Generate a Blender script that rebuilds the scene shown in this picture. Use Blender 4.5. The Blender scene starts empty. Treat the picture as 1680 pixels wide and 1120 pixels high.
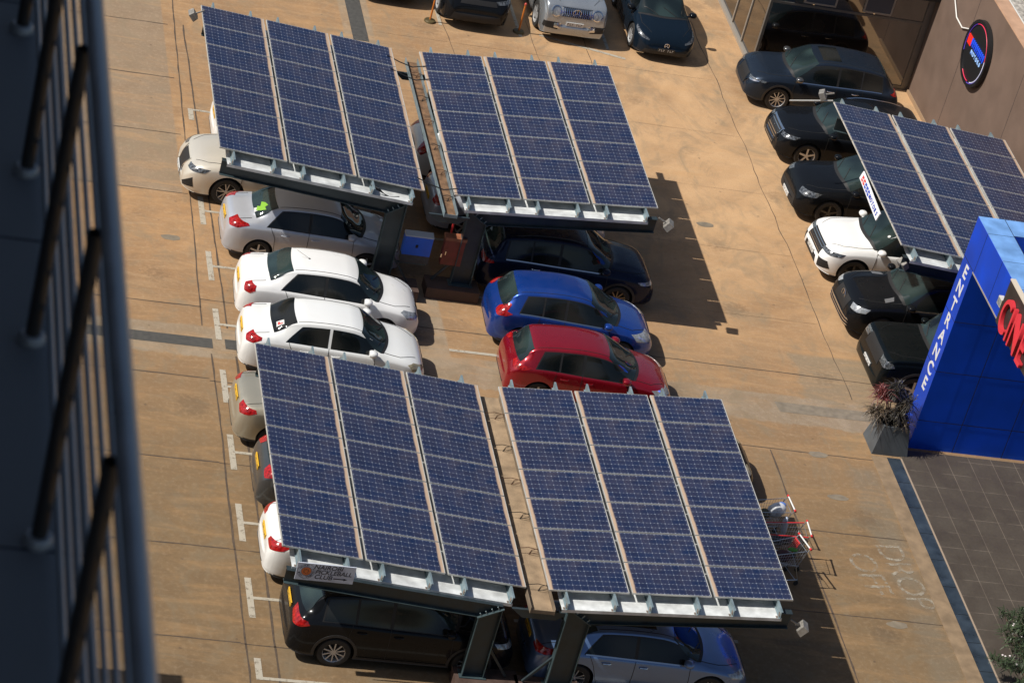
import bpy, bmesh, math, random
import numpy as np
from mathutils import Vector, Matrix
from mathutils.bvhtree import BVHTree
from mathutils.geometry import delaunay_2d_cdt
S = bpy.context.scene
random.seed(7)

# ------------------------------------------------------------------ camera
YAW, PITCH, ROLL = math.radians(17.026), math.radians(30.798), math.radians(15.723)
CH = 36.983
fwd = Vector((math.sin(YAW)*math.cos(PITCH), math.cos(YAW)*math.cos(PITCH), -math.sin(PITCH)))
rt0 = Vector((math.cos(YAW), -math.sin(YAW), 0)); up0 = rt0.cross(fwd)
rt = math.cos(ROLL)*rt0 + math.sin(ROLL)*up0; up = -math.sin(ROLL)*rt0 + math.cos(ROLL)*up0
cd = bpy.data.cameras.new('camera'); cam = bpy.data.objects.new('camera', cd); S.collection.objects.link(cam)
M = Matrix((rt, up, -fwd)).transposed().to_4x4(); M.translation = Vector((0, 0, CH)); cam.matrix_world = M
cd.sensor_width = 36; cd.lens = 4906.6*36/1680; cd.clip_end = 1500; cd.clip_start = .2
cd.dof.use_dof = True; cd.dof.focus_distance = 74; cd.dof.aperture_fstop = 5.6
S.camera = cam
# ------------------------------------------------------------------ light
SUN = Vector((-.875, -.04, 1)).normalized()
w = bpy.data.worlds.new('World'); S.world = w; w.use_nodes = True
nt = w.node_tree; sky = nt.nodes.new('ShaderNodeTexSky'); sky.sky_type = 'NISHITA'; sky.sun_disc = False
sky.sun_elevation = math.asin(SUN.z); sky.sun_rotation = math.atan2(SUN.x, SUN.y); sky.altitude = 0
sky.dust_density = 1.6
nt.links.new(sky.outputs[0], nt.nodes['Background'].inputs[0]); nt.nodes['Background'].inputs[1].default_value = .068
sd = bpy.data.lights.new('sun', 'SUN'); sd.energy = 4.8; sd.angle = math.radians(.53); sd.color = (1, .95, .87)
so = bpy.data.objects.new('sun', sd); S.collection.objects.link(so)
so.rotation_euler = SUN.to_track_quat('Z', 'Y').to_euler()
S.view_settings.view_transform = 'Standard'; S.view_settings.look = 'None'; S.view_settings.exposure = 0.1; S.view_settings.gamma = 1
S.render.engine = 'CYCLES'; S.cycles.use_denoising = True; S.cycles.max_bounces = 8
COL = S.collection

# ------------------------------------------------------------------ helpers
def tag(o, label=None, cat=None, group=None, kind=None):
    if label: o['label'] = label
    if cat: o['category'] = cat
    if group: o['group'] = group
    if kind: o['kind'] = kind
    return o
def empty(name, loc=(0, 0, 0), rz=0, label=None, cat=None, group=None):
    o = bpy.data.objects.new(name, None); COL.objects.link(o); o.location = loc; o.rotation_euler = (0, 0, rz); o.empty_display_size = .2
    return tag(o, label, cat, group)
def link(name, me, parent=None):
    o = bpy.data.objects.new(name, me); COL.objects.link(o)
    if parent: o.parent = parent
    return o
class MB:
    def __init__(s): s.v = []; s.f = []; s.m = []
    def add(s, vs, fs, mi=0):
        n = len(s.v); s.v += [tuple(v) for v in vs]; s.f += [tuple(i+n for i in f) for f in fs]; s.m += [mi]*len(fs); return s
    def hexa(s, P, mi=0):  # 8 points bottom ccw then top ccw
        return s.add(P, [(3,2,1,0),(4,5,6,7),(0,1,5,4),(1,2,6,5),(2,3,7,6),(3,0,4,7)], mi)
    def box(s, x0, x1, y0, y1, z0, z1, mi=0):
        return s.hexa([(x0,y0,z0),(x1,y0,z0),(x1,y1,z0),(x0,y1,z0),(x0,y0,z1),(x1,y0,z1),(x1,y1,z1),(x0,y1,z1)], mi)
    def quad(s, a, b, c, d, mi=0): return s.add([a,b,c,d], [(0,1,2,3)], mi)
    def bar(s, a, b, wd, ht, upv=(0,0,1), mi=0):
        a = Vector(a); b = Vector(b); d = (b-a).normalized(); u = Vector(upv); r = d.cross(u)
        if r.length < 1e-4: r = d.cross(Vector((1,0,0)))
        r.normalize(); u = r.cross(d); r *= wd/2; u *= ht/2
        return s.hexa([a-r-u, a+r-u, b+r-u, b-r-u, a-r+u, a+r+u, b+r+u, b-r+u], mi)
    def tube(s, pts, r, n=8, mi=0, caps=True):
        pts = [Vector(p) for p in pts]; rs = r if isinstance(r, (list, tuple)) else [r]*len(pts)
        base = len(s.v); vs = []; px = None
        for i, p in enumerate(pts):
            d = (pts[min(i+1, len(pts)-1)] - pts[max(i-1, 0)]).normalized()
            x = d.cross(Vector((0,0,1)))
            if x.length < .05: x = d.cross(Vector((0,1,0)))
            if px is not None:
                x = px - d*px.dot(d)
            x.normalize(); px = x; y = d.cross(x)
            for k in range(n):
                a = 2*math.pi*k/n; vs.append(p + (x*math.cos(a)+y*math.sin(a))*rs[i])
        fs = [(i*n+k, i*n+(k+1)%n, (i+1)*n+(k+1)%n, (i+1)*n+k) for i in range(len(pts)-1) for k in range(n)]
        if caps: fs += [tuple(range(n))[::-1], tuple((len(pts)-1)*n+k for k in range(n))]
        return s.add(vs, fs, mi)
    def lathe(s, prof, n, cx, cy, cz, axis='z', mi=0):  # prof list of (r,h)
        vs = []
        for r, h in prof:
            for k in range(n):
                a = 2*math.pi*k/n; c, q = r*math.cos(a), r*math.sin(a)
                vs.append((cx+c, cy+q, cz+h) if axis == 'z' else (cx+c, cy+h, cz+q))
        fs = [(i*n+k, i*n+(k+1)%n, (i+1)*n+(k+1)%n, (i+1)*n+k) for i in range(len(prof)-1) for k in range(n)]
        return s.add(vs, fs, mi)
    def prism(s, poly, a0, a1, axis='y', mi=0):
        n = len(poly)
        if axis == 'y': vs = [(p[0], a0, p[1]) for p in poly]+[(p[0], a1, p[1]) for p in poly]
        elif axis == 'x': vs = [(a0, p[0], p[1]) for p in poly]+[(a1, p[0], p[1]) for p in poly]
        else: vs = [(p[0], p[1], a0) for p in poly]+[(p[0], p[1], a1) for p in poly]
        return s.add(vs, [tuple(range(n)), tuple(range(2*n-1, n-1, -1))]+[(i, i+n, (i+1)%n+n, (i+1)%n) for i in range(n)], mi)
    def build(s, name, mats, parent=None, smooth=None, fix=True):
        me = bpy.data.meshes.new(name); me.from_pydata(s.v, [], s.f)
        if not isinstance(mats, (list, tuple)): mats = [mats]
        for m in mats: me.materials.append(m)
        me.polygons.foreach_set('material_index', s.m)
        if fix:
            bm = bmesh.new(); bm.from_mesh(me); bmesh.ops.recalc_face_normals(bm, faces=bm.faces); bm.to_mesh(me); bm.free()
        if smooth is not None:
            me.polygons.foreach_set('use_smooth', [True]*len(me.polygons)); me.set_sharp_from_angle(angle=math.radians(smooth))
        me.update()
        return link(name, me, parent)

# ------------------------------------------------------------------ materials
MATS = {}
def mat(name, col, rough=.5, metal=0, coat=0, noise=0, nscale=3, spec=None, bump=0, bscale=40, emit=None, es=1, trans=0):
    if name in MATS: return MATS[name]
    m = bpy.data.materials.new(name); m.use_nodes = True; t = m.node_tree; b = t.nodes['Principled BSDF']; L = t.links.new
    b.inputs['Base Color'].default_value = (*col, 1); b.inputs['Roughness'].default_value = rough; b.inputs['Metallic'].default_value = metal
    if coat: b.inputs['Coat Weight'].default_value = coat; b.inputs['Coat Roughness'].default_value = .04
    if spec is not None: b.inputs['Specular IOR Level'].default_value = spec
    if emit: b.inputs['Emission Color'].default_value = (*emit, 1); b.inputs['Emission Strength'].default_value = es
    if noise or bump:
        tc = t.nodes.new('ShaderNodeTexCoord')
    if noise:
        n = t.nodes.new('ShaderNodeTexNoise'); n.inputs['Scale'].default_value = nscale; n.inputs['Detail'].default_value = 6
        L(tc.outputs['Object'], n.inputs['Vector'])
        mr = t.nodes.new('ShaderNodeMapRange'); mr.inputs[1].default_value = .3; mr.inputs[2].default_value = .7
        mr.inputs[3].default_value = 1-noise; mr.inputs[4].default_value = 1+noise; L(n.outputs[0], mr.inputs[0])
        h = t.nodes.new('ShaderNodeHueSaturation'); h.inputs['Color'].default_value = (*col, 1); L(mr.outputs[0], h.inputs['Value']); L(h.outputs[0], b.inputs['Base Color'])
        m2 = t.nodes.new('ShaderNodeMapRange'); m2.inputs[1].default_value = .3; m2.inputs[2].default_value = .7
        m2.inputs[3].default_value = max(rough-.12, .02); m2.inputs[4].default_value = min(rough+.12, 1); L(n.outputs[0], m2.inputs[0]); L(m2.outputs[0], b.inputs['Roughness'])
    if bump:
        n2 = t.nodes.new('ShaderNodeTexNoise'); n2.inputs['Scale'].default_value = bscale; n2.inputs['Detail'].default_value = 4
        L(tc.outputs['Object'], n2.inputs['Vector'])
        bp = t.nodes.new('ShaderNodeBump'); bp.inputs['Strength'].default_value = bump; bp.inputs['Distance'].default_value = .02
        L(n2.outputs[0], bp.inputs['Height']); L(bp.outputs[0], b.inputs['Normal'])
    MATS[name] = m; return m

class NT:  # tiny node-expression helper
    def __init__(s, m): s.t = m.node_tree; s.L = s.t.links.new; s.tc = s.t.nodes.new('ShaderNodeTexCoord')
    def n(s, ty, **kw):
        o = s.t.nodes.new(ty)
        for k, v in kw.items(): setattr(o, k, v)
        return o
    def setin(s, inp, v):
        if isinstance(v, (int, float)): inp.default_value = v
        elif isinstance(v, tuple): inp.default_value = (*v, 1) if len(v) == 3 and len(inp.default_value) == 4 else v
        else: s.L(v, inp)
    def ma(s, op, a, b=0.0, c=0.0, clamp=False):
        o = s.n('ShaderNodeMath', operation=op, use_clamp=clamp)
        for i, v in enumerate((a, b, c)): s.setin(o.inputs[i], v)
        return o.outputs[0]
    def mix(s, f, a, b, bt='MIX'):
        o = s.n('ShaderNodeMix', data_type='RGBA', blend_type=bt)
        s.setin(o.inputs[0], f); s.setin(o.inputs[6], a); s.setin(o.inputs[7], b); return o.outputs[2]
    def noise(s, vec, scale, detail=5, rough=.55, dist=0):
        o = s.n('ShaderNodeTexNoise'); o.inputs['Scale'].default_value = scale; o.inputs['Detail'].default_value = detail
        o.inputs['Roughness'].default_value = rough; o.inputs['Distortion'].default_value = dist; s.L(vec, o.inputs['Vector']); return o.outputs[0]
    def rng(s, v, a, b, c=0.0, d=1.0, smooth=False):
        o = s.n('ShaderNodeMapRange'); o.interpolation_type = 'SMOOTHSTEP' if smooth else 'LINEAR'
        s.setin(o.inputs[0], v)
        for i, q in enumerate((a, b, c, d)): o.inputs[i+1].default_value = q
        return o.outputs[0]
    def vmap(s, vec, scale=(1,1,1), loc=(0,0,0)):
        o = s.n('ShaderNodeMapping'); o.inputs['Scale'].default_value = scale; o.inputs['Location'].default_value = loc; s.L(vec, o.inputs[0]); return o.outputs[0]
    def xyz(s, vec):
        o = s.n('ShaderNodeSeparateXYZ'); s.L(vec, o.inputs[0]); return o.outputs
    def boxm(s, X, Y, x0, x1, y0, y1, soft=.15):
        a = s.rng(X, x0-soft, x0+soft, smooth=True); b = s.rng(X, x1-soft, x1+soft, 1, 0, True)
        c = s.rng(Y, y0-soft, y0+soft, smooth=True); d = s.rng(Y, y1-soft, y1+soft, 1, 0, True)
        return s.ma('MULTIPLY', s.ma('MULTIPLY', a, b), s.ma('MULTIPLY', c, d))

def ground_mat():
    m = bpy.data.materials.new('concrete_ground'); m.use_nodes = True; q = NT(m); b = m.node_tree.nodes['Principled BSDF']
    O = q.tc.outputs['Object']; X, Y, Z = q.xyz(O)
    n1 = q.noise(O, .33, 6, .6, .8); n2 = q.noise(O, 1.3, 8, .65, .6); n3 = q.noise(O, 9, 6, .7)
    st = q.noise(q.vmap(O, (.5, 3.2, 1)), .9, 6, .62, 1.6); n4 = q.noise(O, 60, 3, .7)
    # curved tyre / scrub arcs
    dv = q.n('ShaderNodeVectorMath', operation='DISTANCE'); q.L(O, dv.inputs[0]); dv.inputs[1].default_value = (17.5, 78, 0)
    arc = q.noise(q.vmap(q.n('ShaderNodeCombineXYZ').outputs[0]), 1)
    cx = q.n('ShaderNodeCombineXYZ'); q.L(dv.outputs['Value'], cx.inputs[0]); q.L(q.ma('MULTIPLY', Y, .06), cx.inputs[1])
    arc = q.noise(cx.outputs[0], .7, 3, .5, 1.2)
    tan = q.mix(q.rng(n1, .35, .65), (.33, .205, .112), (.46, .29, .152))
    c = q.mix(q.rng(n2, .32, .7, 0, .8), tan, (.27, .185, .115))
    c = q.mix(q.rng(st, .5, .72, 0, .6), c, (.47, .33, .2))
    # bright dusty laterite band on the upper right lane
    f = q.ma('MULTIPLY', q.rng(X, 17, 21, 0, 1, True), q.rng(Y, 57, 66, 0, 1, True))
    c = q.mix(q.ma('MULTIPLY', f, q.rng(q.ma('ADD', q.ma('MULTIPLY', arc, .45), q.ma('MULTIPLY', n1, .55)), .36, .6, .15, .85)), c, (.62, .42, .245))
    # greyer-brown and darker toward the south end
    f = q.rng(Y, 62, 50, 0, .78, True)
    c = q.mix(f, c, q.mix(q.rng(n2, .35, .65), (.18, .132, .082), (.265, .185, .105)))
    # grey slab bay, west lane north
    f = q.ma('MULTIPLY', q.boxm(X, Y, -50, 10.42, 64.4, 120, .03), q.rng(n1, .2, .55, .55, .95))
    c = q.mix(f, c, q.mix(q.rng(n2, .3, .7), (.255, .195, .14), (.32, .25, .18)))
    # old grey concrete patch, east side
    Xw = q.ma('ADD', X, q.ma('MULTIPLY', q.ma('SUBTRACT', n2, .5), .7)); Yw = q.ma('ADD', Y, q.ma('MULTIPLY', q.ma('SUBTRACT', n2, .5), .5))
    c = q.mix(q.ma('MULTIPLY', q.boxm(Xw, Y, 25.55, 28.6, 58.2, 60.35, .1), .75), c, (.27, .225, .165))
    # channel surround bands (grey screed)
    f = q.ma('MAXIMUM', q.boxm(X, Yw, -60, 27, 57.1, 58.35, .06), q.boxm(X, Y, 15.62, 16.5, 56.5, 90, .04))
    c = q.mix(q.ma('MULTIPLY', f, q.rng(n2, .25, .6, .5, .9)), c, q.mix(q.rng(n2, .35, .65), (.27, .225, .17), (.36, .30, .23)))
    # grey edge strip beside the kerb
    f = q.ma('MULTIPLY', q.boxm(Xw, Y, 25.85, 26.6, 40, 55.5, .2), q.rng(n2, .3, .6, .25, .85)); c = q.mix(f, c, (.235, .2, .155))
    # oil drips in the bays
    vo = q.n('ShaderNodeTexVoronoi'); vo.inputs['Scale'].default_value = .42; q.L(O, vo.inputs['Vector'])
    d = q.ma('ADD', vo.outputs['Distance'], q.ma('MULTIPLY', q.ma('SUBTRACT', n3, .5), .3))
    c = q.mix(q.rng(d, .1, .2, .4, 0), c, (.13, .1, .075))
    vo2 = q.n('ShaderNodeTexVoronoi'); vo2.inputs['Scale'].default_value = 1.6; q.L(O, vo2.inputs['Vector'])
    c = q.mix(q.rng(q.ma('ADD', vo2.outputs['Distance'], q.ma('MULTIPLY', n3, .12)), .09, .13, .6, 0), c, (.12, .09, .07))
    # fine grit
    c = q.mix(q.rng(n4, .4, .65, 0, .3), c, (.1, .07, .045)); n6 = q.noise(O, 24, 4, .75); c = q.mix(q.rng(n6, .58, .7, 0, .35), c, (.12, .085, .055)); c = q.mix(q.rng(n3, .5, .78, 0, .25), c, (.62, .5, .37))
    cx2 = q.n('ShaderNodeCombineXYZ'); q.L(q.ma('ADD', dv.outputs['Value'], q.ma('MULTIPLY', n2, .5)), cx2.inputs[0]); tr = q.noise(cx2.outputs[0], 1.7, 3, .6)
    c = q.mix(q.ma('MULTIPLY', q.rng(tr, .55, .68, 0, .34), q.rng(st, .42, .6)), c, (.19, .15, .105))
    sm = q.noise(q.vmap(O, (.9, .55, 1), (7, 3, 0)), .8, 7, .68, 2.2); c = q.mix(q.rng(sm, .5, .7, 0, .68), c, (.235, .195, .14))
    sm2 = q.noise(q.vmap(O, (.35, 1.6, 1), (17, 5, 0)), 1.1, 8, .7, 1.0); c = q.mix(q.rng(sm2, .50, .75, 0, .5), c, (.50, .31, .155))
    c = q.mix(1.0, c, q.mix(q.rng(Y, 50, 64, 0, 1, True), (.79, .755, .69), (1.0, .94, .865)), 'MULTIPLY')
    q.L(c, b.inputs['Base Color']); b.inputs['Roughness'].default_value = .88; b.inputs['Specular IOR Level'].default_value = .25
    bp = q.n('ShaderNodeBump'); bp.inputs['Strength'].default_value = .25; bp.inputs['Distance'].default_value = .01; q.L(n3, bp.inputs['Height']); q.L(bp.outputs[0], b.inputs['Normal'])
    return m

def pv_mat(side):
    m = bpy.data.materials.new('pv_cells_'+side); m.use_nodes = True; q = NT(m); b = m.node_tree.nodes['Principled BSDF']
    O = q.tc.outputs['Object']; X, Y, Z = q.xyz(O)
    u = q.ma('MULTIPLY', q.ma('SUBTRACT', X, .04), 10/1.57); v = q.ma('MULTIPLY', q.ma('SUBTRACT', q.ma('MULTIPLY', Y, -1.0), .03), 6/.932)
    fu = q.ma('ABSOLUTE', q.ma('SUBTRACT', q.ma('FRACT', u), .5)); fv = q.ma('ABSOLUTE', q.ma('SUBTRACT', q.ma('FRACT', v), .5))
    # fu,fv = .5 at the cell borders
    s = q.ma('ADD', fu, fv)
    dia = q.rng(s, .865, .90); lu = q.rng(fu, .484, .494); lv = q.rng(fv, .478, .49)
    bus = q.ma('ABSOLUTE', q.ma('SUBTRACT', q.ma('FRACT', q.ma('MULTIPLY', v, 2.0)), .5)); bus = q.rng(bus, .012, .03, 1, 0)
    ln = q.ma('MAXIMUM', dia, q.ma('MULTIPLY', q.ma('MAXIMUM', lu, lv), .55), clamp=True)
    ln = q.ma('MAXIMUM', ln, q.ma('MULTIPLY', bus, .1))
    fl = q.n('ShaderNodeVectorMath', operation='FLOOR'); cc = q.n('ShaderNodeCombineXYZ'); q.L(u, cc.inputs[0]); q.L(v, cc.inputs[1]); q.L(cc.outputs[0], fl.inputs[0])
    wn = q.n('ShaderNodeTexWhiteNoise'); q.L(fl.outputs[0], wn.inputs['Vector'])
    oi = q.n('ShaderNodeObjectInfo')
    nz = q.noise(O, 2.2, 5, .6); 
    wc = q.n('ShaderNodeNewGeometry').outputs['Position']; big = q.noise(wc, .6, 4, .6)
    base = q.mix(wn.outputs[0], (.007, .016, .052), (.010, .022, .068))
    base = q.mix(q.rng(oi.outputs['Random'], 0, 1, 0, .4), base, (.015, .019, .046))
    dsh = q.ma('MULTIPLY', q.rng(fv, .462, .474), q.rng(q.ma('ABSOLUTE', q.ma('SUBTRACT', q.ma('FRACT', q.ma('MULTIPLY', u, 2.0)), .5)), .30, .36))
    ln = q.ma('MAXIMUM', q.ma('MULTIPLY', ln, .8), q.ma('MULTIPLY', dsh, .9), clamp=True)
    base = q.mix(ln, base, (.25, .285, .36))
    dust = q.ma('MULTIPLY', q.rng(nz, .35, .75, .0, .07), q.rng(big, .3, .7, .5, 1.4))
    e = q.ma('SUBTRACT', 1.65, X) if side == 'right' else X
    edge = q.rng(q.ma('ADD', e, q.ma('MULTIPLY', q.ma('SUBTRACT', nz, .5), .05)), .06, .105, .95, 0, True)
    base = q.mix(q.ma('MAXIMUM', dust, edge, clamp=True), base, (.46, .33, .23))
    q.L(base, b.inputs['Base Color'])
    q.L(q.ma('ADD', q.rng(nz, .3, .7, .12, .3), q.ma('MULTIPLY', edge, .5)), b.inputs['Roughness']); b.inputs['Specular IOR Level'].default_value = .3
    return m
PV = {s: pv_mat(s) for s in ('left', 'right')}
ALU = mat('aluminium_frame', (.60, .585, .54), .38, .35, noise=.12)
PURL = mat('galvanised_purlin', (.22, .29, .32), .5, .35, noise=.15, nscale=5)
SHEET = mat('white_sheet', (.62, .64, .64), .45, .1, noise=.22, nscale=4, bump=.1)
STEEL = mat('dark_steel', (.035, .05, .058), .42, .3, noise=.2, nscale=4)
STEEL2 = mat('steel_flange', (.055, .085, .095), .45, .3, noise=.2, nscale=4)
BRNBLK = mat('painted_plinth', (.075, .045, .035), .7, noise=.3, nscale=4, bump=.2)
RUST = mat('rusty_bracket', (.09, .04, .02), .8, noise=.4, nscale=12)
BLACK = mat('matt_black', (.012, .012, .013), .6); RUBBER = mat('rubber', (.022, .021, .02), .75, noise=.25, nscale=20)
TRIM = mat('black_plastic', (.025, .025, .027), .5, noise=.1); CHROME = mat('chrome', (.75, .75, .76), .14, 1)
WHITEP = mat('white_paint_marking', (.56, .52, .45), .8, noise=.25, nscale=9)
LAMPGREY = mat('floodlight_grey', (.28, .265, .24), .5, .3, noise=.2, nscale=14)

# ------------------------------------------------------------------ setting: ground
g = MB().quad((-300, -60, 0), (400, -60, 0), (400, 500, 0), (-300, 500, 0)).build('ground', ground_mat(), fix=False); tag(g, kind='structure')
def wob(a, b, wd, mb, z=.004, amp=.02, seg=.35):
    a = Vector((*a, z)); b = Vector((*b, z)); n = max(2, int((b-a).length/seg)); d = (b-a).normalized(); r = Vector((-d.y, d.x, 0)); P = []
    off = 0
    for i in range(n+1):
        off = off*.7 + random.uniform(-amp, amp)*.5
        c = a.lerp(b, i/n) + r*off; ww = wd*random.uniform(.55, 1.25)/2; P += [c-r*ww, c+r*ww]
    mb.add(P, [(2*i, 2*i+2, 2*i+3, 2*i+1) for i in range(n)])
jm = mat('joint_dark', (.085, .06, .042), .9, noise=.3, nscale=8)
J = MB()
for y in (46.77, 49.86, 52.95, 56.21, 59.2, 64.38, 67.37, 70.42, 73.47, 77, 80): wob((-4, y), (10.55, y+.02), .035, J)
for y in (46.55, 49.65, 52.75, 55.92, 59.35): wob((10.55, y+.2), (26.9 if y < 56 else 27.6, y), .03, J)
for y in (61.9, 65.2, 68.4, 71.6, 74.9): wob((16.5, y), (26.75, y), .006, J)
wob((10.52, 58.4), (10.98, 90), .035, J); wob((10.67, 57.25), (10.65, 30), .045, J)
wob((11.12, 58.4), (10.98, 73.6), .045, J); wob((11.24, 57.25), (11.29, 30), .05, J)
wob((26.75, 58.5), (26.8, 90), .022, J, amp=.06); wob((24.0, 55.9), (24.02, 30), .045, J); wob((21.3, 58.5), (21.35, 77), .014, J, amp=.05)
wob((18.9, 72), (18.6, 77), .02, J, amp=.05); wob((23.2, 46.9), (24.3, 46.6), .02, J, amp=.12); wob((22.9, 70), (23.0, 76.5), .02, J, amp=.05)
tag(J.build('pavement_joints', jm, fix=False), kind='structure')
# asphalt-filled channel pieces and steel grating
CH_ = MB(); CH_.box(-4, 10.72, 57.48, 57.88, -.02, .006).box(11.02, 15.6, 57.52, 57.92, -.02, .006)
CH_.box(15.85, 16.3, 74.2, 92, -.02, .007)
tag(CH_.build('channel_filling', mat('asphalt_fill', (.065, .062, .056), .8, noise=.2, nscale=10)), kind='structure')
Pq = MB(); Pq.quad((26.0-1.35, 57.6, .0045), (27.5-.1, 57.6, .0045), (27.5-.1, 58.02, .0045), (24.6, 58.02, .0045))
for cx_, cy_ in ((25.3, 54.2), (25.22, 55.9), (25.5, 49.5), (10.0, 62.2), (24.6, 66.3), (23.2, 72.3)):
    n = 14; a0 = len(Pq.v); pts = [(cx_+.26*math.cos(2*math.pi*k/n)*random.uniform(.85, 1.1), cy_+.13*math.sin(2*math.pi*k/n)*random.uniform(.85, 1.1), .005) for k in range(n)]
    Pq.add(pts, [tuple(range(n))])
tag(Pq.build('concrete_patches', mat('cement_patch', (.20, .165, .12), .85, noise=.2, nscale=6), fix=False), kind='structure')
# bay markings
K = MB(); Z0 = .008
ys = [68.80-2.566*k for k in range(0, 10)]
for k, y in enumerate(ys):
    x = 10.87 + (random.uniform(-.02, .02))
    lo, hi = (.66, .66)
    if k == 0: lo, hi = .55, .05
    if k == 9: lo, hi = .05, .62
    if k == 1: continue
    K.quad((x-.07, y-lo, Z0), (x+.07, y-lo, Z0), (x+.07, y+hi, Z0), (x-.07, y+hi, Z0))
    K.quad((x+.07, y-.045, Z0), (x+4.7, y-.045, Z0), (x+4.7, y+.045, Z0), (x+.07, y+.045, Z0))
for y in ys[1:]: K.quad((16.5, y+.02, Z0), (21.5, y+.02, Z0), (21.5, y+.12, Z0), (16.5, y+.12, Z0))
K.quad((16.7, 72.38, Z0), (17.35, 72.38, Z0), (17.35, 72.5, Z0), (16.7, 72.5, Z0))
for x in (18.55, 20.95, 23.6): K.quad((x, 75.9, Z0), (x+.1, 75.9, Z0), (x+.1, 81, Z0), (x, 81, Z0))
K.quad((21.6, 76.15, Z0), (24.1, 75.4, Z0), (24.1, 75.52, Z0), (21.6, 76.27, Z0))
def worn(name, col, lo, hi, sc=7):
    m = mat(name, col, .85); t = NT(m); n = t.noise(t.tc.outputs['Object'], sc, 8, .75); f = t.rng(n, lo, hi)
    b = m.node_tree.nodes['Principled BSDF']; t.L(f, b.inputs['Alpha']); return m
tag(K.build('parking_markings', worn('worn_marking', (.40, .36, .29), .30, .48), fix=False), kind='structure')
# kerb margin, gutter, plaza
kb = MB().box(26.62, 27.02, 20, 56.1, -.1, .02)
tag(kb.build('kerb', mat('kerb_concrete', (.235, .165, .10), .85, noise=.25, nscale=3, bump=.3)), kind='structure')
gm = mat('gutter_slate', (.042, .060, .082), .35, .25, noise=.35, nscale=2.5)
G = MB()
for i in range(36): y = 56.1-i*1.0; G.box(27.03, 27.38, y-.985, y, -.1, .012)
G.box(27.38, 27.41, 20, 56.1, -.1, .03, 1)
tag(G.build('gutter', [gm, mat('edge_trim', (.35, .27, .2), .6)]), kind='structure')
def tile_mat():
    m = bpy.data.materials.new('plaza_tiles'); m.use_nodes = True; q = NT(m); b = m.node_tree.nodes['Principled BSDF']; O = q.tc.outputs['Object']; X, Y, Z = q.xyz(O)
    u = q.ma('DIVIDE', q.ma('SUBTRACT', X, 27.42), .605); v = q.ma('DIVIDE', Y, .605)
    fu = q.ma('ABSOLUTE', q.ma('SUBTRACT', q.ma('FRACT', u), .5)); fv = q.ma('ABSOLUTE', q.ma('SUBTRACT', q.ma('FRACT', v), .5))
    n = q.noise(O, 1.5, 6, .6); n2 = q.noise(O, 14, 5, .6)
    ln = q.ma('MULTIPLY', q.ma('MAXIMUM', q.rng(fu, .485, .493), q.ma('MULTIPLY', q.rng(fv, .487, .494), q.rng(n, .42, .55)) ), q.rng(n, .25, .6, .25, .9))
    fl = q.n('ShaderNodeVectorMath', operation='FLOOR'); cc = q.n('ShaderNodeCombineXYZ'); q.L(u, cc.inputs[0]); q.L(v, cc.inputs[1]); q.L(cc.outputs[0], fl.inputs[0])
    wn = q.n('ShaderNodeTexWhiteNoise'); q.L(fl.outputs[0], wn.inputs['Vector'])
    c = q.mix(wn.outputs[0], (.062, .050, .039), (.078, .064, .050)); c = q.mix(q.rng(n, .35, .7, 0, .5), c, (.085, .07, .055)); c = q.mix(q.rng(n2, .4, .8, 0, .3), c, (.03, .027, .025))
    c = q.mix(ln, c, (.20, .165, .13)); q.L(c, b.inputs['Base Color']); q.L(q.rng(n, .3, .7, .4, .7), b.inputs['Roughness'])
    return m
tag(MB().box(27.41, 60, 0, 56.5, -.1, .02).build('plaza_paving', tile_mat()), kind='structure')
# ------------------------------------------------------------------ text helper
def text(s, size, ext=.004, off=0.0, spacing=1.0):
    cu = bpy.data.curves.new('t', 'FONT'); cu.body = s; cu.size = size; cu.extrude = ext; cu.offset = off; cu.align_x = 'CENTER'; cu.align_y = 'CENTER'; cu.space_character = spacing
    o = bpy.data.objects.new('t', cu); COL.objects.link(o); bpy.context.view_layer.update()
    me = bpy.data.meshes.new_from_object(o.evaluated_get(bpy.context.evaluated_depsgraph_get())); bpy.data.objects.remove(o); bpy.data.curves.remove(cu); return me
def place_text(name, s, size, m, c, xdir, ydir, parent=None, ext=.004, off=0.0, sx=1, spacing=1.0, italic=0):
    me = text(s, size, ext, off, spacing); x = Vector(xdir).normalized(); y = Vector(ydir); y = (y-x*y.dot(x)).normalized(); z = x.cross(y)
    Mx = Matrix((x, y, z)).transposed().to_4x4() @ Matrix(((sx, italic, 0, 0), (0, 1, 0, 0), (0, 0, 1, 0), (0, 0, 0, 1))); Mx.translation = Vector(c)
    me.transform(Mx); me.materials.clear(); me.materials.append(m)
    return link(name, me, parent)
wt = worn('worn_lettering', (.40, .36, .29), .42, .66, 5)
# drop-off words, worn almost away
for s, c in (('DROP', (26.15, 51.35, .009)), ('OFF', (25.28, 51.3, .009))):
    tag(place_text('pavement_lettering', s, .95, wt, c, (.12, -1, 0), (1, 0, 0), ext=0, off=-.004, spacing=.9), kind='structure')

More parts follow.
